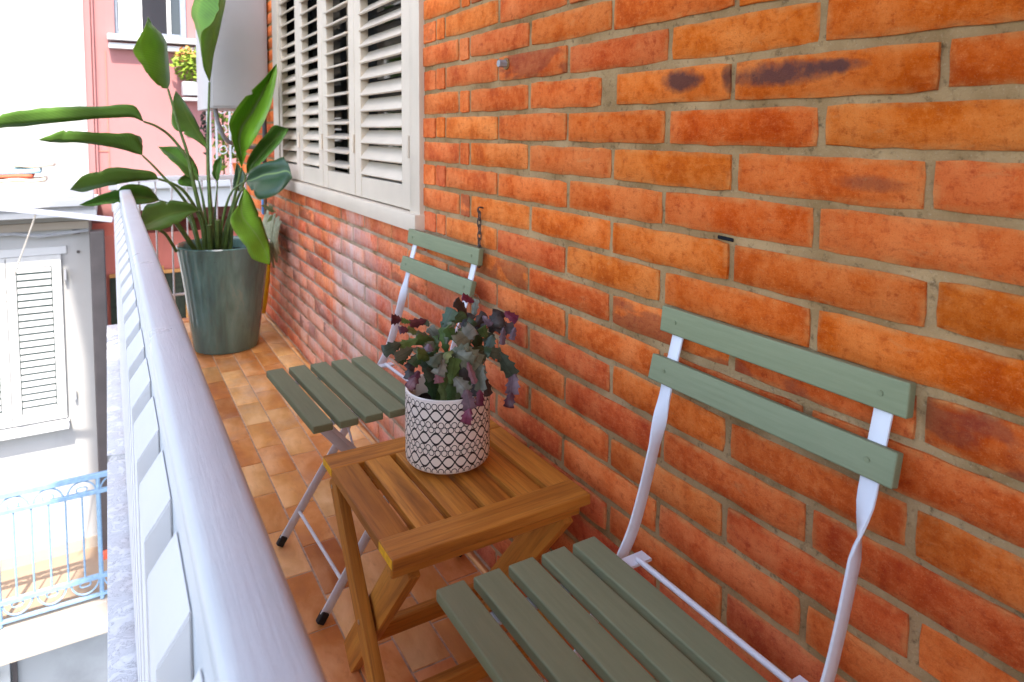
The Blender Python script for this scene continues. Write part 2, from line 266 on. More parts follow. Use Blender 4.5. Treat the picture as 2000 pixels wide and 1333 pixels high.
def tubem(pts, r, n=8, cap=True, bm=None):
    own = bm is None
    if own: bm = bmesh.new()
    pts = [Vector(p) for p in pts]; rr = r if isinstance(r, (list, tuple)) else [r]*len(pts); rings = []; prev = None
    for i, p in enumerate(pts):
        t = (pts[min(i+1, len(pts)-1)]-pts[max(i-1, 0)]).normalized()
        if prev is None: a = t.orthogonal().normalized()
        else: a = (prev-t*prev.dot(t)).normalized()
        prev = a; b = t.cross(a)
        rings.append([bm.verts.new(p+(a*math.cos(2*math.pi*k/n)+b*math.sin(2*math.pi*k/n))*rr[i]) for k in range(n)])
    for i in range(len(rings)-1):
        for k in range(n): bm.faces.new((rings[i][k], rings[i][(k+1) % n], rings[i+1][(k+1) % n], rings[i+1][k]))
    if cap: bm.faces.new(rings[0][::-1]); bm.faces.new(rings[-1])
    return fin(bm, 50) if own else None
def crom(pts, n):
    pts = [Vector(p) for p in pts]; out = []
    P = [pts[0]*2-pts[1]]+pts+[pts[-1]*2-pts[-2]]
    for i in range(1, len(P)-2):
        for k in range(n):
            t = k/n; a, b, c, d = P[i-1], P[i], P[i+1], P[i+2]
            out.append(.5*((2*b)+(c-a)*t+(2*a-5*b+4*c-d)*t*t+(3*b-a-3*c+d)*t**3))
    out.append(pts[-1]); return out
def strip(path, w, t, ang, bm=None):
    """flat bar swept along path lying in an x-z plane; ang = turn of the wide side from y (0) towards the in-plane normal (90)"""
    bm = bmesh.new(); pts = [Vector(p) for p in path]; rings = []
    for i, p in enumerate(pts):
        tn = (pts[min(i+1, len(pts)-1)]-pts[max(i-1, 0)]).normalized(); yv = Vector((0, 1, 0)); nv = tn.cross(yv).normalized()
        A = math.radians(ang[i]); wv = yv*math.cos(A)+nv*math.sin(A); tv = nv*math.cos(A)-yv*math.sin(A)
        c = [(-1, -.6), (-.9, -1), (.9, -1), (1, -.6), (1, .6), (.9, 1), (-.9, 1), (-1, .6)]
        rings.append([bm.verts.new(p+wv*(w/2*u)+tv*(t/2*v)) for u, v in c])
    for i in range(len(rings)-1):
        for k in range(8): bm.faces.new((rings[i][k], rings[i][(k+1) % 8], rings[i+1][(k+1) % 8], rings[i+1][k]))
    bm.faces.new(rings[0][::-1]); bm.faces.new(rings[-1]); return fin(bm, 50)
def lathe(prof, n=48, bot=True):
    bm = bmesh.new(); R = []
    for r, z in prof: R.append([bm.verts.new((r*math.cos(2*math.pi*k/n), r*math.sin(2*math.pi*k/n), z)) for k in range(n)])
    for i in range(len(R)-1):
        for k in range(n): bm.faces.new((R[i][k], R[i][(k+1) % n], R[i+1][(k+1) % n], R[i+1][k]))
    if bot: bm.faces.new(R[0][::-1]); bm.faces.new(R[-1])
    return fin(bm, 40)
def grid(x0, y0, x1, y1, nx, ny, fn, skip=None):
    bm = bmesh.new(); V = [[bm.verts.new(fn(x0+(x1-x0)*i/nx, y0+(y1-y0)*j/ny)) for j in range(ny+1)] for i in range(nx+1)]
    for i in range(nx):
        for j in range(ny):
            if skip and skip(x0+(x1-x0)*(i+.5)/nx, y0+(y1-y0)*(j+.5)/ny): continue
            bm.faces.new((V[i][j], V[i+1][j], V[i+1][j+1], V[i][j+1]))
    return bm

# ================================================================ SETTING
struct(link('ground', box((-80, -80, -7.6), (80, 120, -7.2)), M['asphalt']))
WX = 0.766                                   # face of the bricks
WY0, WY1, WZ0, WZ1 = 1.80, 3.66, 0.82, 2.17  # hole behind the shutters
END = 4.17
# ---- brick wall -------------------------------------------------
wall = empty('brick_wall', (WX, 1.5, 0), 'orange red brick house wall with uneven mortar joints along the balcony', 'wall')
def mort(y, z):
    d = max(.0014, .0036+.0020*noise.noise(Vector((y*14, z*26, 3)))+.0012*noise.noise(Vector((y*60, z*70, 9))))
    return (WX+d-WX, y-1.5, z)
def hole(y, z): return WY0 < y < WY1 and WZ0 < z < WZ1
bm = grid(-1.6, -.02, 4.75, 2.78, 330, 150, mort, hole)
me = bpy.data.meshes.new('m'); bmesh.ops.recalc_face_normals(bm, faces=bm.faces[:]); bm.to_mesh(me); bm.free(); smooth(me, 80)
link('mortar', me, M['mortar'], wall)
CH = .06498; MOD = .272; ZR0 = 1.1326; Y0 = .39498
COLS = [(212, 92, 16), (209, 89, 16), (214, 97, 16), (206, 84, 18), (211, 92, 22), (214, 100, 18), (203, 81, 22), (210, 92, 26), (205, 89, 28), (214, 95, 14)]
def bcol(y, z):
    c = lin(random.choice(COLS)); k = random.uniform(.88, 1.06); low = max(0, min(1, (.75-z)/.5))
    r, g_, b = c[0]*k, c[1]*k, c[2]*k
    far = max(0, min(1, (y-.7)/1.1)); r, g_, b = r*(.93+.17*far), g_*(.97+.10*low+.34*far), b*(1+.5*low)+.022*low+.022*far  # far paints the brighter light of the far end into the bricks
    return (r, g_, b, 1.0 if random.random() > .05 else .6)
variants = []
for v in range(10):
    rr = random.Random(v); bm = bmesh.new(); ring = []
    nx, nz = 9, 3; pts = []
    for i in range(nx): pts.append((-.5+i/nx, -.5))
    for i in range(nz): pts.append((.5, -.5+i/nz))
    for i in range(nx): pts.append((.5-i/nx, .5))
    for i in range(nz): pts.append((-.5, .5-i/nz))
    f0, f1, f2 = [], [], []
    for (a, b) in pts:
        ja, jb = rr.uniform(-.0035, .0035), rr.uniform(-.022, .022)
        corner = abs(a) > .49 and abs(b) > .49
        if corner: ja -= math.copysign(.004, a); jb -= math.copysign(.03, b)
        f0.append(bm.verts.new((.012, a+ja*.5, b+jb*.4))); f1.append(bm.verts.new((.0010+rr.uniform(-.0004, .0004), a+ja, b+jb)))
        f2.append(bm.verts.new((-.0004+rr.uniform(-.0002, .0002), (a+ja)*.991, (b+jb)*.955)))
    n = len(pts)
    for k in range(n):
        bm.faces.new((f0[k], f0[(k+1) % n], f1[(k+1) % n], f1[k])); bm.faces.new((f1[k], f1[(k+1) % n], f2[(k+1) % n], f2[k]))
    bm.faces.new(f2); me = fin(bm, 28); me.materials.append(M['brick']); variants.append(me)
recs = []
for k in range(-25, 18):
    z = ZR0-k*CH; odd = k % 2 != 0
    js = [Y0+MOD/2*t for t in range(-14 if not odd else -13, 34, 2)]
    zin = (z+CH*.45 > WZ0-.02) and z < WZ1+.03
    if zin:
        js = [j for j in js if j < (1.50 if odd else 1.40) or j > 3.80]
        js = sorted(js+([1.627, 1.684, 1.79] if odd else [1.490, 1.545, 1.79])+([3.70] if odd else [3.70]))
    js = [j+random.uniform(-.006, .006) for j in js]
    for a, b in zip(js, js[1:]):
        if zin and a > 1.74 and b < 3.74: continue
        if a > 4.75: continue
        gj = random.uniform(.0085, .0145)
        L = b-a-gj; h = CH-random.uniform(.0095, .0135); yc = (a+b)/2
        if k == 0 and 1.0 < yc < 1.2: L -= .035; yc += .018
        recs.append([yc, z+random.uniform(-.0015, .0015), L, h, random.uniform(-.0012, .0022), random.uniform(-.007, .007)])
def vis(r):
    yc, z = r[0], r[1]; d = Vector((WX, yc, z-CAMZ)); q = (d.dot(rgt), d.dot(u2), d.dot(fwd))
    if q[2] < .1: return 0
    px, py = 1000+1324*q[0]/q[2], 350.8-1324*q[1]/q[2]; hw = 1324*r[2]/2/q[2]
    return (1/q[2])*r[2]*r[3] if (-20 < px-hw*.8 < 2000 and -25 < py < 1360 and px+hw > 0) else 0
recs.sort(key=vis, reverse=True)
BURNT = [((.53, 1.1326), 1.), ((.80, 1.1326), 1.), ((.56, 1.0026), 1.)]
for i, r in enumerate(recs):
    r.append(bcol(r[0], r[1]))
    for (by, bz), al in BURNT:
        if abs(r[0]-by) < .1 and abs(r[1]-bz) < .02: r[6] = (*r[6][:3], al)
for i, r in enumerate(recs[:300]):
    o = link('brick', random.choice(variants), None, wall, (r[4], r[0]-1.5, r[1]), r[6]); o.scale = (1, r[2], r[3]*(1 if random.random() < .5 else 1)); o.rotation_euler = (r[5], 0, random.uniform(-.006, .006))
bm = bmesh.new(); cl = bm.loops.layers.float_color.new('bcol')
for r in recs[300:]:
    src = random.choice(variants); vm = {}
    mt = Matrix.Translation((r[4], r[0]-1.5, r[1])) @ Matrix.Rotation(r[5], 4, 'X') @ Matrix.Diagonal((1, r[2], r[3], 1))
    for v in src.vertices: vm[v.index] = bm.verts.new(mt @ v.co)
    for p in src.polygons:
        f = bm.faces.new([vm[i] for i in p.vertices])
        for l in f.loops: l[cl] = r[6]
me = bpy.data.meshes.new('m'); bm.to_mesh(me); bm.free(); smooth(me, 28); o = link('brick_rest', me, M['brick_rest'], wall); struct(o, 'stuff')
link('joint_gap', (lambda b_: (b_.transform(Matrix.Rotation(.04, 4, 'X')), b_)[1])(box((.0012, -.018, -.0022), (.006, .011, .0030), .001)), M['dark_room'], wall, (0, .684-1.5, .9050))
link('wall_core', box((.03, -3.1, 2.78), (.35, 2.1, 9.0)), M['salmon_wall'], wall)
# ---- balcony floor ----------------------------------------------
FX0 = .036
fl = struct(link('floor', box((FX0, -1.2, -.12), (WX+.012, END, -.0022)), M['grout']))
TP, TL = .0865, .206; tv = []
for v in range(4):
    rr = random.Random(50+v); bm = bmesh.new(); addbox(bm, (-.5*(TP-.005), -.5*(TL-.005), -.008), (.5*(TP-.005), .5*(TL-.005), 0), .0016, 2)
    for vv in bm.verts: vv.co.x += rr.uniform(-.0005, .0005); vv.co.y += rr.uniform(-.0006, .0006)
    me = fin(bm, 40); me.materials.append(M['tile']); tv.append(me)
TC = [(226, 166, 100), (222, 158, 90), (230, 176, 114), (216, 146, 80), (234, 182, 126), (220, 156, 94), (210, 138, 78)]
ci = 0
for ix in range(-4, 5):
    xc = .395+TP*(ix+.5)
    if xc-TP/2 < FX0-.02: continue
    for j in range(-7, 12):
        yc = 1.795+.206*j+(0 if ix % 2 == 0 else .103)
        if yc > END or yc < -1.0: continue
        ya, yb = max(yc-TL/2, -1.2), min(yc+TL/2, END)
        x0, x1 = max(xc-TP/2, FX0), min(xc+TP/2, WX-.002)
        if x1-x0 < .012 or yb-ya < .02: continue
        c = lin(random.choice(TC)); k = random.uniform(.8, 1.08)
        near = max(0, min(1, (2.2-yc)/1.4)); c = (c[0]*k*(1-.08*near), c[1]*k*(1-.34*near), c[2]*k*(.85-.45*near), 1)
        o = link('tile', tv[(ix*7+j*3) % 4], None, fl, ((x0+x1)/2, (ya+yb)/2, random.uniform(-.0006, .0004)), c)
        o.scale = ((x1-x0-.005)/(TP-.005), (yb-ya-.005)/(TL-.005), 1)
# cement fillet where the floor meets the wall
# marble edge slabs, broken at the joint
for (a, b, dz) in ((2.47, END+.02, 0), (-1.2, 2.45, -.004)):
    bm = bmesh.new(); addbox(bm, (-.031, a, -.05+dz), (FX0-.003, b, .006+dz), .004, 2)
    for v in bm.verts:
        if abs(v.co.y-2.46) < .03 and v.co.x < -.01: v.co.y += .02*noise.noise(v.co*90)+(.018 if v.co.y > 2.46 else 0)
    tag(link('edge_slab', fin(bm, 30), M['marble']), 'grey veined marble edge slab %s outside the white pickets' % ('with a chipped corner, the far one,' if a > 0 else 'in front of the blue railing, the near one,'), 'slab', 'marble edge slabs')
struct(link('balcony_base', box((-.02, -1.2, -.30), (WX+.2, END+.01, -.13)), M['cream_trim']))
# ---- unseen light blockers: rear wall, overhead slab, eaves ------------------------------------
struct(link('light_blocker_wall', box((-.06, -1.35, -.1), (WX+.1, -1.21, 2.788)), M['blocker']))  # unseen wall, added to cut the light at the near end
struct(link('light_blocker_slab', box((-1.15, -3.0, 2.36), (WX+.002, 1.05, 2.52)), M['blocker']))  # unseen slab, lowered and pushed outwards to darken the near wall
bm = bmesh.new(); pts = [(-1.65, -14.0), (-1.65, -2.0), (-1.44, -1.9), (-1.44, -1.48), (-2.42, -.3), (-1.95, 1.5), (-1.85, 3.6), (5, 3.6), (5, -14.0)]  # unseen added outline, bent and notched to place sun edges on facade and leaf
lo = [bm.verts.new((x, y, 9.02)) for x, y in pts]; hi = [bm.verts.new((x, y, 9.2)) for x, y in pts]; bm.faces.new(lo); bm.faces.new(hi[::-1])
for i in range(9): bm.faces.new((lo[i], lo[(i+1) % 9], hi[(i+1) % 9], hi[i]))
struct(link('sun_blocker_eaves', fin(bm), M['blocker']))

# ---- shuttered window -------------------------------------------
win = empty('shuttered_window', (WX, 2.62, .83), 'cream louvred window shutters in a projecting frame on the brick wall', 'window')
def wp(name, me, mat, par=win):
    o = link(name, me, mat, par); o.location = (0, 0, 0)
    me.transform(Matrix.Translation((-WX, -2.62, -.83))) if par is win else None
    return o
FXO = .752
wp('frame', box((FXO, 1.768, .796), (WX+.03, 1.840, 2.20), .003, 2), M['shutter']); wp('frame', box((FXO, 3.568, .796), (WX+.03, 3.695, 2.20), .003, 2), M['shutter'])
wp('frame', box((FXO+.0005, 1.840, 2.13), (WX+.03, 3.568, 2.20), .003, 2), M['shutter']); wp('sill', box((FXO-.016, 1.765, .772), (WX+.03, 3.70, .8225), .004, 2), M['shutter'])
LE = [1.842, 2.356, 2.772, 3.158, 3.566]; ang = [52, 16, 44, 50]
for i in range(4):
    a, b = LE[i]+.002, LE[i+1]-.002; x0, x1 = FXO+.004, FXO+.034; st = .066 if i in (0, 1) else .06
    leaf = wp('shutter_leaf', box((x0, a, .827), (x1, a+st, 2.126), .002, 1), M['shutter'])
    def sub(nm, me, mat=M['shutter'], lf=leaf): me.transform(Matrix.Translation((-WX, -2.62, -.83))); return link(nm, me, mat, lf)
    sub('stile', box((x0, b-st, .827), (x1, b, 2.126), .002, 1)); sub('bottom_rail', box((x0+.001, a+st, .827), (x1-.001, b-st, .899), .002, 1)); sub('top_rail', box((x0+.001, a+st, 2.06), (x1-.001, b-st, 2.126), .002, 1))
    sub('hinge', tubem([(x0-.003, a+.006, .98), (x0-.003, a+.006, 1.045)], .006, 8)); 
    lm = None
    for j in range(21):
        zc = .929+j*.0541; A = math.radians(ang[i] if (i == 1 or j < 5) else max(14, ang[i]-(j-5)*2.2))
        bm = bmesh.new(); L = b-a-2*st+.004; addbox(bm, (-.0275, -L/2, -.0038), (.0275, L/2, .0038), .0022, 2)
        me = fin(bm, 40); mt = Matrix.Translation((x0+.016-WX, (a+b)/2-2.62, zc-.83)) @ Matrix.Rotation(-A, 4, 'Y'); me.transform(mt); link('louvre', me, M['shutter'], leaf)
# room behind
bm = bmesh.new(); addbox(bm, (WX+.004, WY0-.02, WZ0-.02), (WX+.5, WY1+.02, WZ1+.02)); 
for f in list(bm.faces):
    if all(abs(v.co.x-(WX+.004)) < 1e-5 for v in f.verts): bm.faces.remove(f)
wp('reveal', fin(bm), M['dark_room']); wp('pane', box((WX+.11, WY0+.03, WZ0), (WX+.115, WY1-.03, WZ1)), M['glass'])
for yy in (1.86, 2.72, 3.60): wp('sash', box((WX+.085, yy-.03, WZ0), (WX+.108, yy+.03, WZ1), .003), M['shutter'])

# ================================================================ RAILING
rl = empty('balcony_railing', (.06, 1.5, 0), 'white painted balcony railing with rounded handrail and flat pickets', 'railing')
def rp(name, me, mat): me.transform(Matrix.Translation((-.06, -1.5, 0))); return link(name, me, mat, rl)
prof = [(.0425, .750), (.0425, .7655), (.0435, .770), (.047, .7733), (.052, .7745), (.067, .7752), (.082, .7745), (.0870, .7733), (.0905, .770), (.0915, .7655), (.0915, .750), (.088, .746), (.046, .746)]
bm = bmesh.new(); n = 60; R = []
for j in range(n+1):
    y = -1.2+(END-.01+1.2)*j/n; R.append([bm.verts.new((x+.0009*noise.noise(Vector((x*50, y*3, 1))), y, z+.0010*noise.noise(Vector((x*40, y*4, 5))))) for x, z in prof])
for j in range(n):
    for k in range(len(prof)): bm.faces.new((R[j][k], R[j][(k+1) % len(prof)], R[j+1][(k+1) % len(prof)], R[j+1][k]))
bm.faces.new(R[0]); bm.faces.new(R[-1][::-1]); rp('handrail', fin(bm, 50), M['rail'])
rp('under_bar', box((.0435, -1.2, .60), (.0505, END-.02, .7458), .001), M['rail'])
pitch = .179; pm = None
for j in range(-7, 20):
    yc = .77+pitch*j
    if yc > END-.03: continue
    bm = bmesh.new(); xo, xi, w = .0185, .0430, .120
    v = [bm.verts.new(p) for p in ((xo, -w/2, .008), (xi, -w/2, .008), (xi, -w/2, .704), (xo, -w/2, .668), (xo, w/2, .008), (xi, w/2, .008), (xi, w/2, .704), (xo, w/2, .668))]
    for f in ((0, 1, 2, 3), (7, 6, 5, 4), (0, 4, 5, 1), (1, 5, 6, 2), (2, 6, 7, 3), (3, 7, 4, 0)): bm.faces.new([v[i] for i in f])
    bmesh.ops.bevel(bm, geom=bm.edges[:], offset=.0015, segments=2, affect='EDGES')
    if pm is None: pm = fin(bm, 40); pm.transform(Matrix.Translation((-.06, -1.5, 0))); pm.materials.append(M['picket'])
    else: bm.free()
    link('picket', pm, None, rl, (0, yc, 0))
for y in (.22, 1.55, 2.9): rp('post', box((.0515, y-.014, -.001), (.0765, y+.014, .7455), .002), M['rail'])
# end railing
er = empty('end_railing', (.4, END-.05, 0), 'thin white bar railing closing the far end of the balcony behind the big pot', 'railing')
def ep(name, me, mat=M['white_metal']): me.transform(Matrix.Translation((-.4, -(END-.05), 0))); return link(name, me, mat, er)
ep('top_rail', box((.095, END-.072, .778), (.752, END-.028, .806), .004, 2)); ep('bottom_rail', box((.095, END-.058, .142), (.752, END-.046, .154), .001))
x = .14
while x < .74: ep('bar', tubem([(x, END-.052, .0), (x, END-.052, .78)], .0048, 8)); x += .0765

# ================================================================ CHAIRS
def make_chair(label):
    t = empty('folding_chair', (.49, .593, 0), label, 'chair', 'green slat folding chairs')
    def pt(name, me, mat, par=t, col=None):
        if par is t: me.transform(Matrix.Translation((-.49, 0, 0)))
        return link(name, me, mat, par)
    L = .388
    for i in range(5):
        x0 = .356+.0556*i; zt = .453-.002*i
        bm = bmesh.new(); addbox(bm, (x0, -L/2, zt-.0165), (x0+.0415, L/2, zt), .0028, 3)
        me = fin(bm, 40); sl_ = pt('seat_slat', me, M['green'])
    for (zb, zt, xb, xt) in ((.7455, .7855, .7445, .7485), (.672, .7115, .7205, .7305)):
        bm = bmesh.new(); h = (zt-zb); addbox(bm, (0, -L/2, -h/2), (.0145, L/2, h/2), .0025, 3); me = fin(bm, 40)
        me.transform(Matrix.Translation(((xb+xt)/2, 0, (zb+zt)/2)) @ Matrix.Rotation(math.atan2(xt-xb, h)*.9+.02, 4, 'Y')); pt('back_slat', me, M['green'])
    P = crom([(.7635, 0, .782), (.7535, 0, .740), (.7365, 0, .680), (.722, 0, .625), (.706, 0, .565), (.688, 0, .505), (.668, 0, .452), (.636, 0, .400), (.575, 0, .305), (.47, 0, .147), (.383, 0, .018)], 4)
    an = []
    for p in P:
        z = p.z; an.append(0 if z > .645 else (90 if z < .585 else 90*(.645-z)/.06))
    for sgn in (-1, 1):
        me = strip([(p.x, sgn*.163, p.z) for p in P], .0215, .0045, [-sgn*v for v in an]); pt('front_leg', me, M['white_metal'])
        me = strip([(.380, sgn*.118, .4335), (.44, sgn*.118, .362), (.56, sgn*.118, .218), (.66, sgn*.118, .098), (.732, sgn*.118, .014)], .019, .0045, [90]*5); pt('rear_leg', me, M['white_metal'])
        pt('seat_rail', box((.366, sgn*.136-.0115, .4255), (.674, sgn*.136+.0115, .4300), .0008), M['white_metal'])
        for nm, x, yy, an_ in (('foot_cap', .375, sgn*.163, .59), ('foot_cap', .742, sgn*.118, -.69)):
            bm = bmesh.new(); addbox(bm, (-.008, -.0065, -.005), (.008, .0065, .017), .003, 2)
            bm.transform(Matrix.Scale(1.12, 4)); me = fin(bm, 50); me.transform(Matrix.Translation((x, yy, .010)) @ Matrix.Rotation(an_, 4, 'Y')); zmin = min(v.co.z for v in me.vertices); me.transform(Matrix.Translation((0, 0, -zmin))); pt(nm, me, M['rubber'])
        pt('bolt', tubem([(.556, sgn*.113, .2230), (.556, sgn*.169, .2755)], .003, 8), M['white_metal'])
    for sgn in (-1, 1):
        for zz, xx in ((.765, .7462), (.692, .7255)): pt('rivet', tubem([(xx-.0012, sgn*.163, zz), (xx+.003, sgn*.163, zz)], .0032, 10), M['green'])
    pt('rear_rod', tubem([(.650, -.130, .4335), (.650, .130, .4335)], .0042, 10), M['white_metal'])
    pt('front_rod', tubem([(.424, -.163, .078), (.424, .163, .078)], .0042, 10), M['white_metal'])
    return t
near = make_chair('nearest folding chair with sage green slats and white bent frame')
def dup(root, loc, rz, label):
    r = root.copy(); C.objects.link(r); r.location = loc; r.rotation_euler = (0, 0, rz); r['label'] = label
    for ch in list(root.children):
        c = ch.copy(); C.objects.link(c); c.parent = r
        for g in ch.children: d = g.copy(); C.objects.link(d); d.parent = c
    return r
dup(near, (.470, 1.565, 0), math.radians(2.6), 'farther sage green folding chair between the side table and the big pot')

# ================================================================ TABLE
TX0, TX1, TY0, TY1, TZ = .346, .716, .920, 1.300, .420
tb = empty('side_table', (.534, 1.11, 0), 'small slatted acacia wood folding table with crossed legs', 'table')
def tp(name, me, mat, par=tb): me.transform(Matrix.Translation((-.534, -1.11, 0))) if par is tb else None; return link(name, me, mat, par)
er1 = tp('end_rail', box((TX0, TY0, TZ-.019), (TX1, TY0+.062, TZ), .003, 3), M['wood_x']); er2 = tp('end_rail', box((TX0, TY1-.062, TZ-.019), (TX1, TY1, TZ), .003, 3), M['wood_x'])
for y0, y1 in ((TY0, TY0+.062), (TY1-.062, TY1)): tp('end_grain', box((TX0-.0006, y0+.003, TZ-.0165), (TX0+.004, y1-.003, TZ-.0025)), M['endgrain'])
sw = .0515; gp = (TX1-TX0-6*sw)/5
for i in range(6):
    x0 = TX0+i*(sw+gp)
    bm = bmesh.new(); addbox(bm, (-sw/2, -.130, -.0185), (sw/2, .130, 0), .0022, 2); o = link('slat', fin(bm, 40), M['wood_y'], tb, (x0+sw/2-.534, 0, TZ-.0008))
for y in (1.0, 1.195): tp('batten', box((TX0+.035, y, TZ-.042), (TX1-.035, y+.025, TZ-.0205), .002), M['wood_x'])
def board(p, q, w, t, bev=.003):
    """board from p to q (same x), wide side in the y-z plane"""
    p, q = Vector(p), Vector(q); d = (q-p); L = d.length; bm = bmesh.new(); addbox(bm, (-t/2, -w/2, -L/2), (t/2, w/2, L/2), bev, 2); me = fin(bm, 40)
    a = math.atan2(-d.y, d.z); return me, (p+q)/2, a
def leg(name, p, q, w=.044, t=.0205):
    me, c, a = board(p, q, w, t); o = link(name, me, M['wood_z'], tb, (c.x-.534, c.y-1.11, c.z)); o.rotation_euler = (a, 0, 0)
    return o
for sx, xo, xi in ((-1, .363, .388), (1, .705, .680)):
    l1 = leg('outer_leg', (xo, .948, .014), (xo, 1.268, .388)); l2 = leg('inner_leg', (xi, 1.262, .014), (xi, .957, .388), .058)
    tp('pivot_screw', tubem([(xo-sx*-.0, 1.105, .200), (xo+sx*.0115, 1.105, .200)], .0042, 10), M['steel']); tp('pivot_screw', tubem([(xo, 1.262, .373), (xo+sx*.0115, 1.262, .373)], .0042, 10), M['steel'])
tp('stretcher', box((.373, 1.006, .082), (.695, 1.026, .116), .003), M['wood_x']); tp('stretcher', box((.398, 1.186, .082), (.670, 1.206, .116), .003), M['wood_x'])
tp('apron', box((.352, .942, TZ-.047), (.710, .962, TZ-.0195), .003), M['wood_x']); tp('apron', box((.380, 1.262, TZ-.050), (.690, 1.282, TZ-.0195), .003), M['wood_x'])

# ================================================================ CACTUS IN PRINTED POT
CPX, CPY, CPZ = .551, 1.160, TZ+.010
cp = empty('potted_cactus', (CPX, CPY, TZ), 'holiday cactus with purple tips in a white pot printed with black rings and waves', 'potted plant')
pot = link('pot', lathe([(.070, 0), (.0775, .0015), (.0808, .006), (.0815, .012), (.0815, .134), (.0812, .139), (.0790, .1408), (.0765, .139), (.0755, .13), (.0745, .10)], 96), M['ceramic'], cp, (0, 0, .010))
for a in (3.9, 5.9, 1.8): link('pot_foot', lathe([(.004, 0), (.009, .002), (.0115, .007), (.009, .0125)], 16), M['ceramic'], pot, (.052*math.cos(a), .052*math.sin(a), -.010))
bm = grid(-.075, -.075, .075, .075, 16, 16, lambda x, y: (x, y, .004*noise.noise(Vector((x*70, y*70, 0)))), lambda x, y: x*x+y*y > .0745**2); link('soil', fin(bm, 60), M['soil'], cp, (0, 0, .112))
CC = {'g': (.065, .120, .022, 1), 'd': (.022, .050, .014, 1), 'y': (.12, .16, .040, 1), 'r': (.118, .142, .088, 1), 's': (.052, .078, .048, 1), 'p': (.125, .070, .085, 1), 'b': (.042, .029, .024, 1), 'm': (.150, .016, .048, 1), 'u': (.085, .017, .030, 1), 'l': (.16, .165, .125, 1), 'k': (.20, .075, .085, 1), 't': (.110, .112, .066, 1)}
def segment(a, b, w, col, seed, nrm=None):
    rr = random.Random(seed); a, b = Vector(a), Vector(b); d = b-a; L = d.length; d.normalize()
    view = (Vector((0, 0, CAMZ+.1))-(a+b)/2).normalized(); view = (view+Vector((rr.uniform(-.5, .5), rr.uniform(-.5, .5), rr.uniform(-.3, .5)))).normalized()
    sd = d.cross(view).normalized(); nv = sd.cross(d).normalized(); bm = bmesh.new(); uvl = bm.loops.layers.uv.new('u')
    N = 9; bend = rr.uniform(-.06, .1)*L; rows = []
    for i in range(N+1):
        f = i/N; ww = w/2*(.26+.74*math.sin(min(1, f*1.25+.10)*math.pi/2))*(1 if f < .82 else 1-.55*((f-.82)/.18)**1.5)
        tooth = (.17*w if i % 3 == 2 else -.03*w) if 1 < i < N else 0
        c = a+d*(L*f)+nv*(bend*math.sin(f*math.pi)); cup = .10*w
        r = []
        for u, hh in ((-1, 0), (-.5, .4), (0, 1.), (.5, .4), (1, 0)):
            ex = tooth if abs(u) == 1 else 0
            r.append((bm.verts.new(c+sd*(u*(ww+ex))+nv*(hh*.0012-cup*.6*u*u)+d*(ex*.6)), (u+1)/2, f))
        rows.append(r)
    bk = []
    for r in rows: bk.append([(bm.verts.new(v.co-nv*(.0026*(1-abs(u*2-1)*.75))), u, f) for v, u, f in r])
    def quad(q):
        fc = bm.faces.new([x[0] for x in q])
        for l, x in zip(fc.loops, q): l[uvl].uv = (x[1], x[2])
    for i in range(N):
        for k in range(4):
            quad((rows[i][k], rows[i][k+1], rows[i+1][k+1], rows[i+1][k])); quad((bk[i][k+1], bk[i][k], bk[i+1][k], bk[i+1][k+1]))
        quad((rows[i][0], rows[i+1][0], bk[i+1][0], bk[i][0])); quad((rows[i+1][4], rows[i][4], bk[i][4], bk[i+1][4]))
    for k in range(4): quad((rows[0][k+1], rows[0][k], bk[0][k], bk[0][k+1])); quad((rows[N][k], rows[N][k+1], bk[N][k+1], bk[N][k]))
    me = fin(bm, 60); me.transform(Matrix.Translation((-CPX, -CPY, -TZ))); cc = CC[col]; k = rr.uniform(.8, 1.2)
    return link('stem_segment', me, M['cactus'], cp, col=(cc[0]*k, cc[1]*k, cc[2]*k, 1))
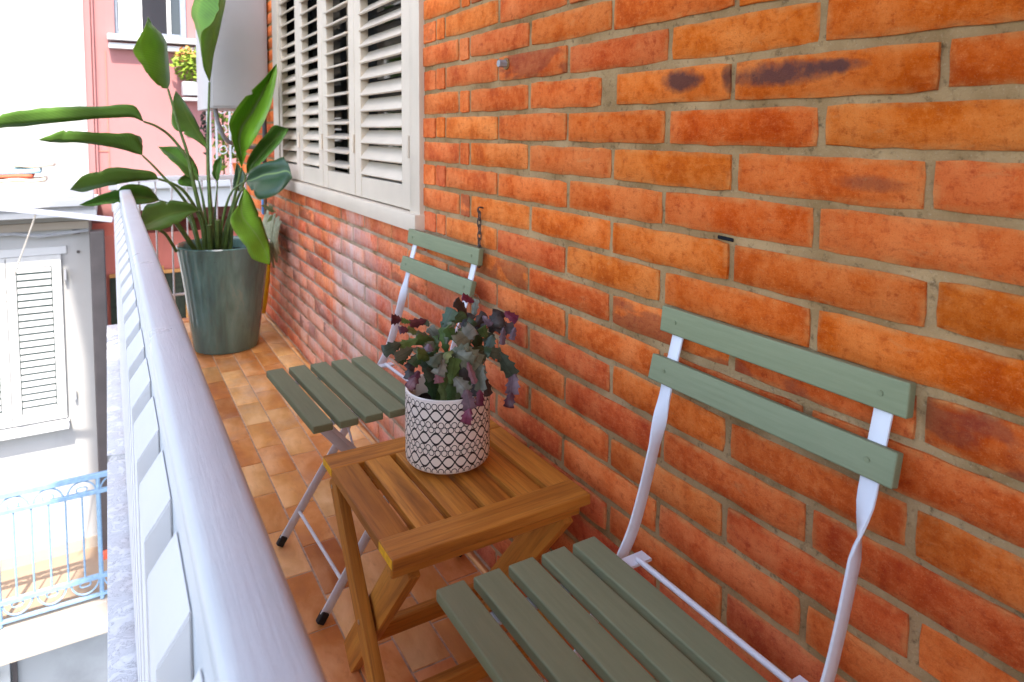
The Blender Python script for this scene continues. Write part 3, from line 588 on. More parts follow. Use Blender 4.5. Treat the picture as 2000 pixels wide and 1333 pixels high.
# every segment: start, end, width, colour
SEG = [
((0.5375,1.1700,0.5307),(0.5290,1.1700,0.5881),.020,'g'),((0.5290,1.1700,0.5851),(0.5269,1.1700,0.6287),.022,'g'),((0.5386,1.1400,0.5362),(0.5369,1.1500,0.5930),.020,'y'),((0.5369,1.1500,0.5900),(0.5434,1.1500,0.6368),.023,'g'),((0.5607,1.1500,0.5330),(0.5711,1.1600,0.5886),.021,'y'),
((0.5711,1.1600,0.5835),(0.5839,1.1700,0.6243),.024,'g'),((0.5424,1.1300,0.5420),(0.5467,1.1300,0.5927),.019,'g'),((0.5896,1.1700,0.5251),(0.6025,1.1800,0.5871),.020,'g'),((0.5591,1.2000,0.5208),(0.5695,1.2100,0.5889),.022,'d'),((0.5931,1.2000,0.5297),(0.6214,1.2100,0.5959),.022,'d'),((0.5177,1.1500,0.5519),(0.5029,1.1400,0.6123),.019,'d'),((0.5029,1.1400,0.6074),(0.5072,1.1400,0.6457),.021,'d'),((0.6025,1.1800,0.5871),(0.6308,1.1900,0.6213),.024,'d'),
((0.5312,1.1700,0.6330),(0.5283,1.1800,0.6659),.018,'g'),((0.5467,1.1800,0.6530),(0.5208,1.1800,0.6821),.017,'l'),((0.5156,1.1800,0.6969),(0.4738,1.1600,0.6999),.015,'u'),((0.5208,1.1800,0.6841),(0.5124,1.1800,0.6963),.009,'r'),((0.4738,1.1600,0.7047),(0.4567,1.1600,0.7110),.011,'g'),((0.4567,1.1600,0.7110),(0.4340,1.1500,0.7175),.016,'u'),((0.4953,1.1600,0.6762),(0.4646,1.1500,0.6960),.011,'y'),((0.4666,1.1500,0.6938),(0.4477,1.1500,0.6956),.014,'u'),((0.5225,1.1600,0.6622),(0.4828,1.1500,0.6808),.016,'r'),
((0.5201,1.1500,0.6584),(0.4724,1.1300,0.6810),.018,'g'),((0.4754,1.1300,0.6806),(0.4348,1.1200,0.6765),.019,'g'),((0.4387,1.1200,0.6796),(0.4025,1.1100,0.6735),.019,'s'),((0.5089,1.1300,0.6580),(0.4580,1.1100,0.6681),.021,'r'),((0.4580,1.1100,0.6700),(0.4213,1.1000,0.6623),.018,'t'),((0.4473,1.1100,0.6643),(0.4269,1.1000,0.6540),.016,'d'),((0.5069,1.1300,0.6699),(0.4922,1.1200,0.6635),.019,'r'),((0.4898,1.1100,0.6743),(0.4814,1.1000,0.6484),.017,'p'),
((0.4658,1.1100,0.6565),(0.4460,1.1000,0.6378),.018,'b'),((0.4569,1.1100,0.6421),(0.4439,1.1000,0.6196),.014,'b'),((0.5013,1.1200,0.6524),(0.4694,1.1000,0.6401),.017,'s'),((0.4734,1.1000,0.6422),(0.4967,1.1100,0.6065),.016,'s'),((0.4655,1.1000,0.6315),(0.4437,1.0900,0.6081),.017,'u'),((0.4553,1.0900,0.6244),(0.4408,1.0900,0.6069),.015,'k'),
((0.5301,1.1000,0.6582),(0.4957,1.0700,0.6493),.019,'y'),((0.4996,1.0700,0.6560),(0.4841,1.0600,0.6333),.022,'l'),((0.4861,1.0600,0.6375),(0.4870,1.0600,0.6181),.015,'k'),
((0.5482,1.1600,0.6331),(0.5443,1.1700,0.6813),.016,'g'),((0.5443,1.1700,0.6762),(0.5661,1.1700,0.7155),.022,'d'),((0.5442,1.1700,0.6591),(0.5530,1.1700,0.6881),.015,'d'),((0.5435,1.1500,0.6547),(0.5564,1.1500,0.6945),.014,'r'),((0.5526,1.1600,0.6876),(0.5928,1.1700,0.7028),.017,'d'),
((0.5979,1.1800,0.6295),(0.5995,1.1900,0.6681),.019,'g'),((0.5995,1.1900,0.6629),(0.6196,1.2000,0.6922),.023,'b'),((0.6075,1.1900,0.6899),(0.5765,1.1800,0.7271),.019,'b'),((0.6330,1.2100,0.6795),(0.6388,1.2100,0.7160),.012,'l'),((0.6289,1.2000,0.7141),(0.5972,1.1900,0.7317),.013,'m'),((0.5794,1.1500,0.6692),(0.5478,1.1300,0.6694),.015,'d'),((0.5967,1.1300,0.6788),(0.5385,1.1000,0.6713),.026,'r'),((0.5536,1.1200,0.6653),(0.5870,1.1200,0.6878),.024,'l'),
((0.6397,1.2000,0.6064),(0.6360,1.2000,0.6496),.024,'d'),((0.6361,1.2000,0.6443),(0.6478,1.2000,0.6777),.022,'b'),((0.6226,1.1900,0.6648),(0.6495,1.1900,0.6905),.017,'b'),((0.6328,1.1700,0.6912),(0.6459,1.1600,0.6721),.014,'p'),((0.6521,1.1900,0.6072),(0.6659,1.2000,0.6452),.020,'s'),((0.6607,1.1800,0.6459),(0.6470,1.1700,0.6244),.019,'s'),
((0.6671,1.2000,0.6450),(0.6900,1.2000,0.6881),.026,'b'),((0.6699,1.1900,0.6579),(0.7056,1.1700,0.6578),.026,'b'),((0.6614,1.1900,0.6634),(0.6882,1.1800,0.6738),.022,'b'),((0.6894,1.1800,0.6896),(0.7141,1.1700,0.6716),.017,'m'),((0.6755,1.1600,0.6637),(0.6663,1.1500,0.6332),.012,'p'),((0.7020,1.1600,0.6609),(0.6877,1.1500,0.6403),.011,'p'),
((0.5693,1.1300,0.6383),(0.6170,1.1300,0.6334),.018,'d'),((0.6136,1.1300,0.6350),(0.6537,1.1300,0.6223),.022,'s'),((0.6478,1.1300,0.6253),(0.6750,1.1200,0.5762),.025,'s'),((0.6749,1.1200,0.5824),(0.6645,1.1100,0.5454),.025,'p'),((0.6645,1.1100,0.5496),(0.6518,1.1000,0.5250),.018,'u'),
((0.5281,1.1000,0.6538),(0.5629,1.0900,0.6567),.022,'r'),((0.5492,1.0900,0.6608),(0.5790,1.0800,0.6299),.032,'r'),((0.5356,1.0900,0.6554),(0.5599,1.0700,0.6363),.028,'t'),((0.5860,1.1200,0.6384),(0.6116,1.1200,0.6191),.022,'s'),((0.5736,1.0900,0.6394),(0.5812,1.0800,0.6072),.020,'t'),((0.5484,1.0700,0.6421),(0.5589,1.0600,0.6035),.011,'k'),((0.5469,1.1000,0.6362),(0.5598,1.0900,0.5983),.019,'b'),
((0.5811,1.0900,0.6333),(0.5738,1.0700,0.5830),.021,'t'),((0.5738,1.0700,0.5859),(0.5664,1.0600,0.5602),.015,'m'),((0.5909,1.0900,0.6023),(0.5976,1.0800,0.5661),.016,'b'),((0.5758,1.0900,0.6002),(0.5674,1.0800,0.5712),.017,'b'),
((0.5266,1.0800,0.6144),(0.5434,1.0600,0.5895),.022,'l'),((0.5393,1.0600,0.5960),(0.5424,1.0500,0.5622),.021,'p'),((0.5414,1.0500,0.5652),(0.5332,1.0500,0.5378),.018,'m'),
((0.5156,1.1000,0.5890),(0.4979,1.0900,0.6523),.018,'g'),((0.5232,1.0900,0.6004),(0.5287,1.0800,0.6500),.019,'g'),((0.5101,1.1100,0.6328),(0.4810,1.0900,0.6645),.019,'d'),((0.5590,1.1200,0.5936),(0.5776,1.1100,0.6329),.019,'g'),((0.5803,1.1300,0.6365),(0.5693,1.1300,0.6779),.020,'d'),((0.4924,1.1000,0.6503),(0.4542,1.0800,0.6718),.018,'g'),((0.6021,1.1400,0.6401),(0.6228,1.1200,0.6323),.017,'d'),((0.5580,1.1400,0.6621),(0.5340,1.1300,0.6930),.018,'g'),((0.4725,1.1000,0.6630),(0.4446,1.0800,0.6534),.017,'d'),((0.5003,1.0800,0.6642),(0.4715,1.0600,0.6520),.018,'s'),((0.5844,1.1600,0.6627),(0.6068,1.1600,0.6900),.018,'d'),((0.6410,1.1700,0.6463),(0.6293,1.1700,0.6689),.018,'g'),
]
for i, (a, b, w, c) in enumerate(SEG): segment(a, b, w*1.06, c, i)
for pth in ([(0.6195,1.2000,0.7237),(0.6335,1.2000,0.7293),(0.6430,1.2000,0.7123)], [(0.5974,1.1000,0.6275),(0.6018,1.1000,0.6020),(0.5964,1.1000,0.5882)], [(0.5356,1.1200,0.6953),(0.5483,1.1200,0.6973),(0.5589,1.1200,0.6870)]):
    me = tubem(crom(pth, 5), .0009, 6); me.transform(Matrix.Translation((-CPX, -CPY, -TZ))); link('tendril', me, M['twig'], cp)

# ================================================================ BIG POT WITH STRELITZIA
BX, BY = .475, 3.520
bp_ = empty('potted_strelitzia', (BX, BY, 0), 'tall broad leaved plant in a glazed teal pot at the far end', 'potted plant')
pot = link('pot', lathe([(.138, 0), (.147, .004), (.150, .014), (.157, .08), (.173, .22), (.190, .36), (.205, .46), (.211, .497), (.2135, .506), (.2105, .512), (.204, .508), (.198, .49), (.190, .44)], 72), M['glaze'], bp_)
bm = grid(-.195, -.195, .195, .195, 16, 16, lambda x, y: (x, y, .010*noise.noise(Vector((x*30, y*30, 0)))), lambda x, y: x*x+y*y > .193**2); link('soil', fin(bm, 60), M['soil'], bp_, (0, 0, .455))
def blade(rows, mat, pet, pr=.0075, n=5, name='leaf'):
    rows = [r if len(r) == 3 else (r[0],)*3 for r in rows]; rt = random.Random(int(abs(rows[1][0][0]*9000)))
    Lc, Mc, Rc = [crom([r[k] for r in rows], n) for k in range(3)]
    bm = bmesh.new(); uvl = bm.loops.layers.uv.new('u'); V = []; N = len(Mc)
    for E_ in (Lc, Rc):
        for i in range(2, N-2): E_[i] = E_[i]+(Mc[i]-E_[i])*(.016*rt.uniform(-1, 1))
        for i in [rt.randrange(4, N-3) for _ in range(1)] if N > 12 else []: E_[i] = E_[i].lerp(Mc[i], rt.uniform(.12, .3))
    for i in range(N):
        row = []
        l, m_, r = Lc[i], Mc[i], Rc[i]
        for u in (-1, -.66, -.33, 0, .33, .66, 1):
            e = l if u < 0 else r; p = m_.lerp(e, abs(u)); q = p+((m_-e).orthogonal()*0)
            h = .018*math.sin(abs(u)*math.pi)*((e-m_).length/.1) if abs(u) not in (0, 1) else 0
            nv = Vector((-.3, -.9, .25)); q = p+nv*h*.6+Vector((0, 0, 1))*(.0022*noise.noise(p*22))
            row.append((bm.verts.new(q), (u+1)/2, i/(N-1)))
        V.append(row)
    for i in range(N-1):
        for k in range(6):
            q = (V[i][k], V[i][k+1], V[i+1][k+1], V[i+1][k])
            try: f = bm.faces.new([x[0] for x in q])
            except ValueError: continue
            for lp, x in zip(f.loops, q): lp[uvl].uv = (x[1], x[2])
    bmesh.ops.remove_doubles(bm, verts=bm.verts[:], dist=.0004)
    me = bpy.data.meshes.new('m'); bm.to_mesh(me); bm.free(); smooth(me, 180); me.transform(Matrix.Translation((-BX, -BY, 0)))
    o = link(name, me, mat, bp_); md = o.modifiers.new('t', 'SOLIDIFY'); md.thickness = .0012; md.offset = 0
    if pet:
        pp = crom(pet, 5); k = len(pp); me = tubem(pp, [pr*(.62+.85*i/k) for i in range(k)], 8); me.transform(Matrix.Translation((-BX, -BY, 0))); link('petiole', me, M['petiole'], o)
    return o
lf, ly, ld = M['leaf'], M['leaf_young'], M['leaf_dark']
blade([((0.1439,3.4300,1.0928),),((0.1039,3.4150,1.1637),(0.0902,3.4000,1.1096),(0.1093,3.4700,1.1564)),((-0.0114,3.3450,1.1544),(-0.0221,3.3300,1.1026),(-0.0119,3.4100,1.1476)),((-0.1426,3.2550,1.1467),(-0.1491,3.2400,1.0854),(-0.1462,3.3300,1.1404)),((-0.2449,3.1650,1.1321),(-0.2539,3.1500,1.0698),(-0.2510,3.2400,1.1259)),((-0.3224,3.0750,1.1115),(-0.3302,3.0600,1.0595),(-0.3305,3.1500,1.1052)),((-0.4053,2.9750,1.0818),(-0.4077,2.9600,1.0395),(-0.4130,3.0300,1.0786)),((-0.4740,2.8800,1.0298),)], lf, [(0.1439,3.4300,1.0928),(0.1975,3.4600,1.0707),(0.2592,3.5000,1.0194),(0.3231,3.5000,0.9166),(0.3405,3.5000,0.8272),(0.3639,3.5000,0.7050),(0.3876,3.5000,0.5813),(0.3964,3.5000,0.4820)])
blade([((0.1340,3.4400,0.9426),),((0.1314,3.4450,0.9858),(0.1139,3.4300,0.9500),(0.1391,3.5200,1.0075)),((0.1041,3.4150,1.0383),(0.0588,3.4000,0.9694),(0.1147,3.5000,1.0332)),((0.0318,3.3650,1.0406),(0.0074,3.3500,0.9842),(0.0380,3.4400,1.0290)),((-0.0328,3.3050,1.0449),(-0.0523,3.2900,0.9965),(-0.0302,3.3700,1.0317)),((-0.1021,3.2350,1.0490),(-0.1031,3.2200,1.0042),(-0.1011,3.3000,1.0363)),((-0.1431,3.1950,1.0530),(-0.1558,3.1800,1.0051),(-0.1422,3.2400,1.0386)),((-0.1858,3.1450,1.0352),(-0.1875,3.1300,1.0080),(-0.1848,3.1800,1.0290)),((-0.2206,3.0800,1.0165),)], lf, [(0.1340,3.4400,0.9426),(0.1776,3.4500,0.8932),(0.2281,3.4600,0.8285),(0.2808,3.4800,0.7636),(0.3278,3.5000,0.6705),(0.3674,3.5000,0.4845)], .006)
blade([((0.1937,3.4000,0.8380),),((0.1696,3.3850,0.8715),(0.1638,3.3700,0.8363),(0.1727,3.4500,0.8633)),((0.0961,3.2950,0.8892),(0.0941,3.2800,0.8378),(0.0978,3.3600,0.8791)),((0.0206,3.1950,0.9044),(0.0219,3.1800,0.8344),(0.0208,3.2600,0.8948)),((-0.0359,3.1150,0.8914),(-0.0378,3.1000,0.8280),(-0.0368,3.1800,0.8838)),((-0.0851,3.0350,0.8795),(-0.0866,3.0200,0.8223),(-0.0871,3.1000,0.8717)),((-0.1207,2.9500,0.8368),)], lf, [(0.1937,3.4000,0.8380),(0.2540,3.4200,0.8116),(0.2977,3.4500,0.7748),(0.3440,3.4800,0.6983),(0.3770,3.5000,0.6065),(0.3852,3.5000,0.4829)])
blade([((0.2181,3.8000,0.7042),),((0.1676,3.7400,0.7773),(0.1714,3.7600,0.7201),(0.1636,3.7000,0.7009)),((0.0904,3.6800,0.7992),(0.0828,3.7000,0.7393),(0.0798,3.6200,0.7078)),((0.0263,3.6200,0.7795),(0.0149,3.6400,0.7379),(0.0039,3.5600,0.7221)),((-0.0445,3.5600,0.7569),(-0.0554,3.5800,0.7324),(-0.0648,3.5200,0.7179)),((-0.1136,3.5000,0.7269),)], M['leaf'], [(0.2181,3.8000,0.7042),(0.2758,3.7200,0.6833),(0.3337,3.6200,0.6249),(0.3681,3.5500,0.4767)], .006)
blade([((0.3528,3.4000,0.6868),),((0.3157,3.3600,0.7255),(0.3004,3.3400,0.6936),(0.3009,3.2600,0.6838)),((0.2278,3.2800,0.7531),(0.2294,3.2400,0.6969),(0.2388,3.1200,0.6664)),((0.1595,3.1800,0.7524),(0.1638,3.1200,0.6882),(0.1847,3.0200,0.6614)),((0.1220,3.1000,0.7452),(0.1229,3.0400,0.6775),(0.1407,2.9700,0.6668)),((0.0893,2.9500,0.6690),)], lf, [(0.3528,3.4000,0.6868),(0.3754,3.4400,0.6332),(0.3919,3.4800,0.4855)], .006)
blade([((0.2483,3.5000,1.2445),),((0.2102,3.4200,1.2482),(0.2469,3.5000,1.2678),(0.2613,3.5500,1.2807)),((0.1681,3.3600,1.2876),(0.2421,3.5000,1.3234),(0.2628,3.5800,1.3350)),((0.1352,3.3300,1.3384),(0.2397,3.5000,1.3882),(0.2613,3.6000,1.3890)),((0.1075,3.3200,1.3834),(0.2389,3.5000,1.4390),(0.2584,3.6000,1.4388)),((0.1205,3.3300,1.4262),(0.2274,3.5000,1.4728),(0.2515,3.5800,1.4718)),((0.1446,3.3700,1.4759),(0.2025,3.4800,1.5096),(0.2312,3.5500,1.4997)),((0.1657,3.4200,1.5236),(0.1804,3.4700,1.5360),(0.1959,3.5000,1.5276)),((0.1745,3.4600,1.5588),)], ly, [(0.2483,3.5000,1.2445),(0.2903,3.5000,1.0668),(0.3217,3.5000,0.9477),(0.3386,3.5000,0.8393),(0.3677,3.5000,0.6804),(0.4031,3.5000,0.4814)])
blade([((0.4243,3.5000,1.2822),),((0.3904,3.4200,1.3483),(0.4344,3.5000,1.3330),(0.4053,3.5500,1.3641)),((0.3794,3.3800,1.4316),(0.4475,3.5000,1.4175),(0.3978,3.6000,1.4725)),((0.3808,3.3600,1.4933),(0.4673,3.5000,1.4978),(0.3797,3.6200,1.5634)),((0.4287,3.3600,1.5473),(0.4847,3.5000,1.5757),(0.3674,3.6400,1.6209)),((0.4567,3.3600,1.6457),(0.5050,3.5000,1.6732),(0.3872,3.6400,1.6957)),((0.4668,3.3800,1.7874),(0.5177,3.5000,1.8413),(0.4205,3.6200,1.8533)),((0.5051,3.5000,1.9814),)], ly, [(0.4243,3.5000,1.2822),(0.4097,3.5000,0.9467),(0.4129,3.5000,0.7025),(0.4189,3.5000,0.4800)], .008)
blade([((0.4173,3.6000,0.9635),),((0.3729,3.5800,1.0038),(0.4097,3.6300,0.9829),(0.4205,3.6600,1.0024)),((0.3138,3.5800,1.0380),(0.3823,3.6600,1.0427),(0.4030,3.7000,1.0553)),((0.2688,3.5800,1.0740),(0.3515,3.6800,1.1052),(0.3810,3.7200,1.1136)),((0.2713,3.6200,1.1399),(0.3276,3.7000,1.1677),(0.3564,3.7400,1.1644)),((0.2812,3.6700,1.2027),(0.3079,3.7200,1.2178),(0.3308,3.7500,1.2096)),((0.2974,3.7200,1.2475),)], M['leaf'], [(0.4173,3.6000,0.9635),(0.4195,3.5700,0.8203),(0.4255,3.5400,0.6483),(0.4281,3.5200,0.4762)], .006)
blade([((0.3771,3.6000,0.8097),),((0.3222,3.5600,0.8362),(0.3628,3.6300,0.8408),(0.3802,3.6600,0.8664)),((0.2878,3.5800,0.8823),(0.3128,3.6600,0.9030),(0.3469,3.7000,0.9388)),((0.2417,3.6200,0.9303),(0.2603,3.6900,0.9476),(0.2970,3.7200,0.9741)),((0.2117,3.6800,0.9755),)], M['leaf'], [(0.3771,3.6000,0.8097),(0.3927,3.5600,0.6978),(0.4100,3.5200,0.4777)], .006)
blade([((0.5510,3.4500,0.8779),),((0.5175,3.4000,0.9581),(0.5562,3.4900,0.9329),(0.5605,3.3600,0.9493)),((0.4981,3.3800,1.0303),(0.5493,3.5100,1.0069),(0.5889,3.3200,1.0167)),((0.4893,3.3700,1.0965),(0.5687,3.5200,1.0765),(0.6274,3.3000,1.0928)),((0.5232,3.3800,1.1611),(0.6143,3.5300,1.1371),(0.6604,3.3100,1.1647)),((0.5822,3.4000,1.2326),(0.6591,3.5300,1.2210),(0.6865,3.3400,1.2502)),((0.6533,3.4400,1.3005),(0.6949,3.5200,1.2972),(0.7122,3.4000,1.3347)),((0.7273,3.4800,1.3835),)], ly, [(0.5510,3.4500,0.8779),(0.5340,3.4700,0.7984),(0.5140,3.4900,0.6984),(0.4781,3.5000,0.5749),(0.4576,3.5000,0.4767)])
blade([((0.5735,3.4500,0.8478),),((0.5721,3.4200,0.9107),(0.5946,3.4600,0.8814),(0.5953,3.3600,0.8693)),((0.6058,3.3800,0.9845),(0.6514,3.4400,0.9557),(0.6419,3.3200,0.9279)),((0.6456,3.3400,1.0405),(0.7042,3.4000,1.0205),(0.6927,3.2800,0.9956)),((0.6814,3.3300,1.0816),(0.7293,3.3800,1.0602),(0.7237,3.2800,1.0411)),((0.7447,3.3200,1.0652),)], lf, [(0.5735,3.4500,0.8478),(0.5471,3.4700,0.7607),(0.5060,3.4900,0.6491),(0.4713,3.5000,0.4756)], .006)
blade([((0.5632,3.4200,0.8155),),((0.5782,3.3800,0.8662),(0.5865,3.3800,0.8223),(0.5658,3.2800,0.7775)),((0.6069,3.3200,0.8974),(0.6266,3.3200,0.8489),(0.5820,3.2000,0.7483)),((0.6619,3.2600,0.9203),(0.6702,3.2500,0.8613),(0.6191,3.1400,0.7588)),((0.7062,3.2200,0.9283),(0.7099,3.2000,0.8701),(0.6663,3.1200,0.7906)),((0.7210,3.1600,0.8416),)], ld, [(0.5632,3.4200,0.8155),(0.5082,3.4400,0.7720),(0.4774,3.4600,0.6908),(0.4572,3.4800,0.5790),(0.4530,3.5000,0.4771)], .006)
blade([((0.5362,3.3000,0.7936),),((0.4881,3.2000,0.7184),(0.5135,3.2500,0.7284),(0.5566,3.2800,0.7637)),((0.4428,3.1000,0.6732),(0.5091,3.1900,0.6724),(0.5773,3.2400,0.7004)),((0.4652,3.0800,0.6122),(0.5359,3.1500,0.6274),(0.5911,3.2000,0.6524)),((0.4981,3.0600,0.5571),(0.5619,3.1200,0.5838),(0.6002,3.1600,0.5985)),((0.5224,3.0500,0.5054),(0.5851,3.1000,0.5278),(0.6088,3.1200,0.5411)),((0.5937,3.0500,0.4717),)], ly, [(0.5362,3.3000,0.7936),(0.5235,3.3800,0.7520),(0.4985,3.4400,0.6427),(0.4759,3.5000,0.4752)], .006)
blade([((0.4646,3.6200,0.8005),),((0.4398,3.6200,0.8393),(0.4610,3.6400,0.8401),(0.4745,3.6000,0.8369)),((0.4530,3.6400,0.8962),(0.4742,3.6600,0.8899),(0.4881,3.6200,0.9041)),((0.4856,3.6500,0.9259),)], lf, [(0.4646,3.6200,0.8005),(0.4417,3.5600,0.6452),(0.4327,3.5200,0.4758)], .005)
blade([((0.3602,3.6200,0.7790),),((0.2959,3.6000,0.7927),(0.3310,3.6400,0.8036),(0.3515,3.6600,0.8167)),((0.2916,3.6200,0.8211),(0.3200,3.6600,0.8327),(0.3403,3.6800,0.8411)),((0.3544,3.6800,0.8559),)], lf, [(0.3602,3.6200,0.7790),(0.3847,3.5600,0.6485),(0.3987,3.5200,0.4787)], .005)
blade([((0.5675,3.6000,0.7470),),((0.5321,3.6000,0.7740),(0.5620,3.6200,0.7921),(0.5930,3.6000,0.8079)),((0.5410,3.6200,0.8262),(0.5662,3.6400,0.8424),(0.5874,3.6200,0.8507)),((0.5576,3.6400,0.8943),)], ld, [(0.5675,3.6000,0.7470),(0.5232,3.5600,0.6404),(0.4902,3.5200,0.4708)], .005)
for pth, r in (([(0.1926,3.4200,0.6052),(0.2206,3.4500,0.5758),(0.2630,3.4800,0.4917)], .007), ([(0.2383,3.4000,0.6652),(0.2768,3.4300,0.6075),(0.3475,3.4600,0.4802)], .011), ([(0.5064,3.5000,0.5980),(0.4990,3.5000,0.4732)], .010), ([(0.4399,3.4600,0.6317),(0.4368,3.4800,0.4816)], .012), ([(0.3991,3.4400,0.6124),(0.4074,3.4600,0.4872)], .012)):
    me = tubem(crom(pth, 4), r, 8); me.transform(Matrix.Translation((-BX, -BY, 0))); link('petiole_stub', me, M['petiole'], bp_)

# ================================================================ THINGS ON THE WALL
cb = empty('wall_cabinet', (.62, 4.0, 1.17), 'plain grey metal cabinet hung on the wall beyond the shutters', 'cabinet')
link('body', box((-.153, -.145, 0), (.140, .42, 1.05), .006, 2), M['grey_box'], cb); link('door', box((-.140, -.152, .012), (.128, -.1455, 1.04), .003, 2), M['grey_box'], cb)
tag(link('cabinet_cable', tubem(crom([(.50, 3.92, 1.172), (.515, 3.92, 1.09), (.56, 3.95, 1.00), (.66, 4.0, .965), (.758, 4.02, .96)], 8), .011, 8), M['cable']), 'thick grey cable looping out from under the wall cabinet', 'cable')
tag(link('drain_hose', tubem(crom([(.735, 3.86, 1.18), (.738, 3.86, 1.05), (.736, 3.87, .95), (.742, 3.9, .88)], 6), .012, 8), M['dark_hose']), 'dark hose hanging from the cabinet beside the window frame', 'hose')
tag(link('yellow_hose', tubem(crom([(0.7497,3.8800,0.4499),(0.7424,3.8800,0.3504),(0.7350,3.8800,0.2507),(0.7202,3.8700,0.1396),(0.7031,3.8600,0.0522)], 6), .021, 10), M['yellow_hose']), 'yellow garden hose standing behind the teal pot', 'hose')
tw = empty('dried_plant', (.740, 3.60, .60), 'withered drooping plant with pale dry leaves hanging on the far wall', 'plant')
link('stem', tubem(crom([(-.012, .22, -.2), (-.010, .22, -.05), (-.014, .22, .06), (-.010, .21, .2)], 5), .010, 8), M['twig'], tw)
for i in range(11):
    rr = random.Random(300+i); yy = -.17+.036*i; bm = bmesh.new(); w = .018+.014*rr.random(); top = .02+rr.uniform(-.02, .02); ln = .22+rr.uniform(-.05, .06); pv = None
    for j in range(7):
        f = j/6; z = top-ln*f; x = -.012-.02*math.sin(f*3)-rr.random()*.006; c = yy*(1-.15*f); ww = w*(math.sin(math.pi*(.12+.84*f)))
        a = bm.verts.new((x, c-ww, z)); b = bm.verts.new((x-.010, c, z)); d = bm.verts.new((x, c+ww, z))
        if pv: bm.faces.new((pv[0], pv[1], b, a)); bm.faces.new((pv[1], pv[2], d, b))
        pv = (a, b, d)
    o = link('dry_leaf', fin(bm, 80), M['dry_leaf'], tw); md = o.modifiers.new('t', 'SOLIDIFY'); md.thickness = .001
for i in range(9):
    rr = random.Random(330+i); bm = bmesh.new(); a = rr.uniform(0, 6.28); p = Vector((-.02, rr.uniform(-.14, .08), .03+rr.uniform(0, .04))); d = Vector((-.6*rr.random(), math.cos(a), .5*math.sin(a)-.2)).normalized(); sd = d.cross(Vector((1, 0, .3))).normalized(); L = .05+.03*rr.random()
    v = [bm.verts.new(q) for q in (p, p+d*L*.5+sd*.014, p+d*L, p+d*L*.5-sd*.014)]; bm.faces.new(v); o = link('green_leaf', fin(bm), M['leaf'], tw); md = o.modifiers.new('t', 'SOLIDIFY'); md.thickness = .001
tag(link('blue_clip', box((.715, 3.835, .60), (.735, 3.87, .69), .004, 2), M['blue_plastic']), 'small bright blue plastic item behind the drooping leaf', 'clip')
ch = empty('wall_chain', (WX-.006, 1.418, .87), 'short rusty chain hanging from a hook on the brick wall above the far chair', 'chain')
link('hook', tubem(crom([(.012, 0, .005), (-.004, 0, .008), (-.007, 0, 0), (-.004, 0, -.006)], 5), .0022, 8), M['chain'], ch)
for i in range(8):
    pts = []; w, h = .0042, .0085
    for k in range(17):
        a = 2*math.pi*k/16; u, v = w*math.cos(a), h*math.sin(a)+(.003 if math.sin(a) > 0 else -.003); pts.append((0, u, v) if i % 2 == 0 else (u, 0, v))
    link('link', tubem(pts, .0017, 6, False), M['chain'], ch, (-.003, .0012*math.sin(i*2.), -.012-.0162*i))
bo = empty('wall_bolt', (WX, 1.307, 1.208), 'pale capped bolt sticking out of a brick high beside the window', 'bolt')
bm = bmesh.new(); me = tubem([(.004, 0, 0), (-.022, 0, 0)], .0082, 6); link('cap', me, M['grey_plastic'], bo); link('washer', tubem([(.003, 0, 0), (-.004, 0, 0)], .013, 14), M['mortar'], bo)

# ================================================================ HOUSES BEYOND
# lower white house with the shuttered window
wh = empty('white_house', (-.6, 7.6, -7.2), 'white rendered house across the gap with shutters and a blue railed balcony level', 'house')
def hp(name, me, mat, par=wh, root=(-.6, 7.6, -7.2)): me.transform(Matrix.Translation((-root[0], -root[1], -root[2]))); return link(name, me, mat, par)
FY = 7.6
hp('wall', box((-7, FY, -3.06), (-.172, FY+1.2, .245)), M['white_wall']); hp('lower_wall', box((-7, FY-.25, -7.2), (.1, FY+1.2, -3.33)), M['grey_wall'])
hp('terrace', box((-7, FY-.30, .262), (-.10, 9.0, .318), .004), M['white_trim']); hp('terrace_edge', box((-7, FY-.36, .36), (-.12, FY-.20, .425), .006), M['white_trim']); hp('gutter', box((-7, FY-.30, .319), (-.12, FY-.24, .359)), M['grey_plastic']); hp('parapet', box((-7, FY-.19, .319), (-.12, FY-.05, .56), .004), M['white_trim'])
hp('cornice', box((-7, FY-.05, .12), (-.175, FY-.001, .19)), M['cream_trim']); hp('string_cable', tubem([(-7, FY-.06, .12), (-.75, FY-.06, .105), (-.55, FY-.07, .07), (-.18, FY-.06, .10)], .016, 6), M['grey_plastic'])
hp('skirting', box((-7, FY-.02, -3.05), (-.175, FY-.0005, -2.93)), M['cream_trim'])
def street_shutter(x0, x1, z0, z1, lx0, lx1):
    fr = hp('shutter', box((x0, FY-.045, z0), (lx0, FY-.005, z1)), M['shutter_white'])
    me = box((lx1, FY-.045, z0), (x1, FY-.005, z1)); me.transform(Matrix.Translation((.6, -7.6, 7.2))); link('stile', me, M['shutter_white'], fr)
    for a, b in ((z0, z0+.09), (z1-.10, z1)):
        me = box((lx0, FY-.0445, a), (lx1, FY-.006, b)); me.transform(Matrix.Translation((.6, -7.6, 7.2))); link('rail', me, M['shutter_white'], fr)
    me = box((lx0, FY-.012, z0+.09), (lx1, FY-.006, z1-.10)); me.transform(Matrix.Translation((.6, -7.6, 7.2))); link('backing', me, M['green_gap'], fr)
    z = z0+.098
    while z < z1-.13:
        me = box((lx0+.008, FY-.040, z), (lx1-.008, FY-.020, z+.043)); me.transform(Matrix.Translation((.6, -7.6, 7.2))); link('louvre', me, M['shutter_white'], fr); z += .0628
street_shutter(-.822, -.405, -1.68, -.115, -.752, -.478); street_shutter(-1.245, -.828, -1.68, -.115, -1.175, -.898)
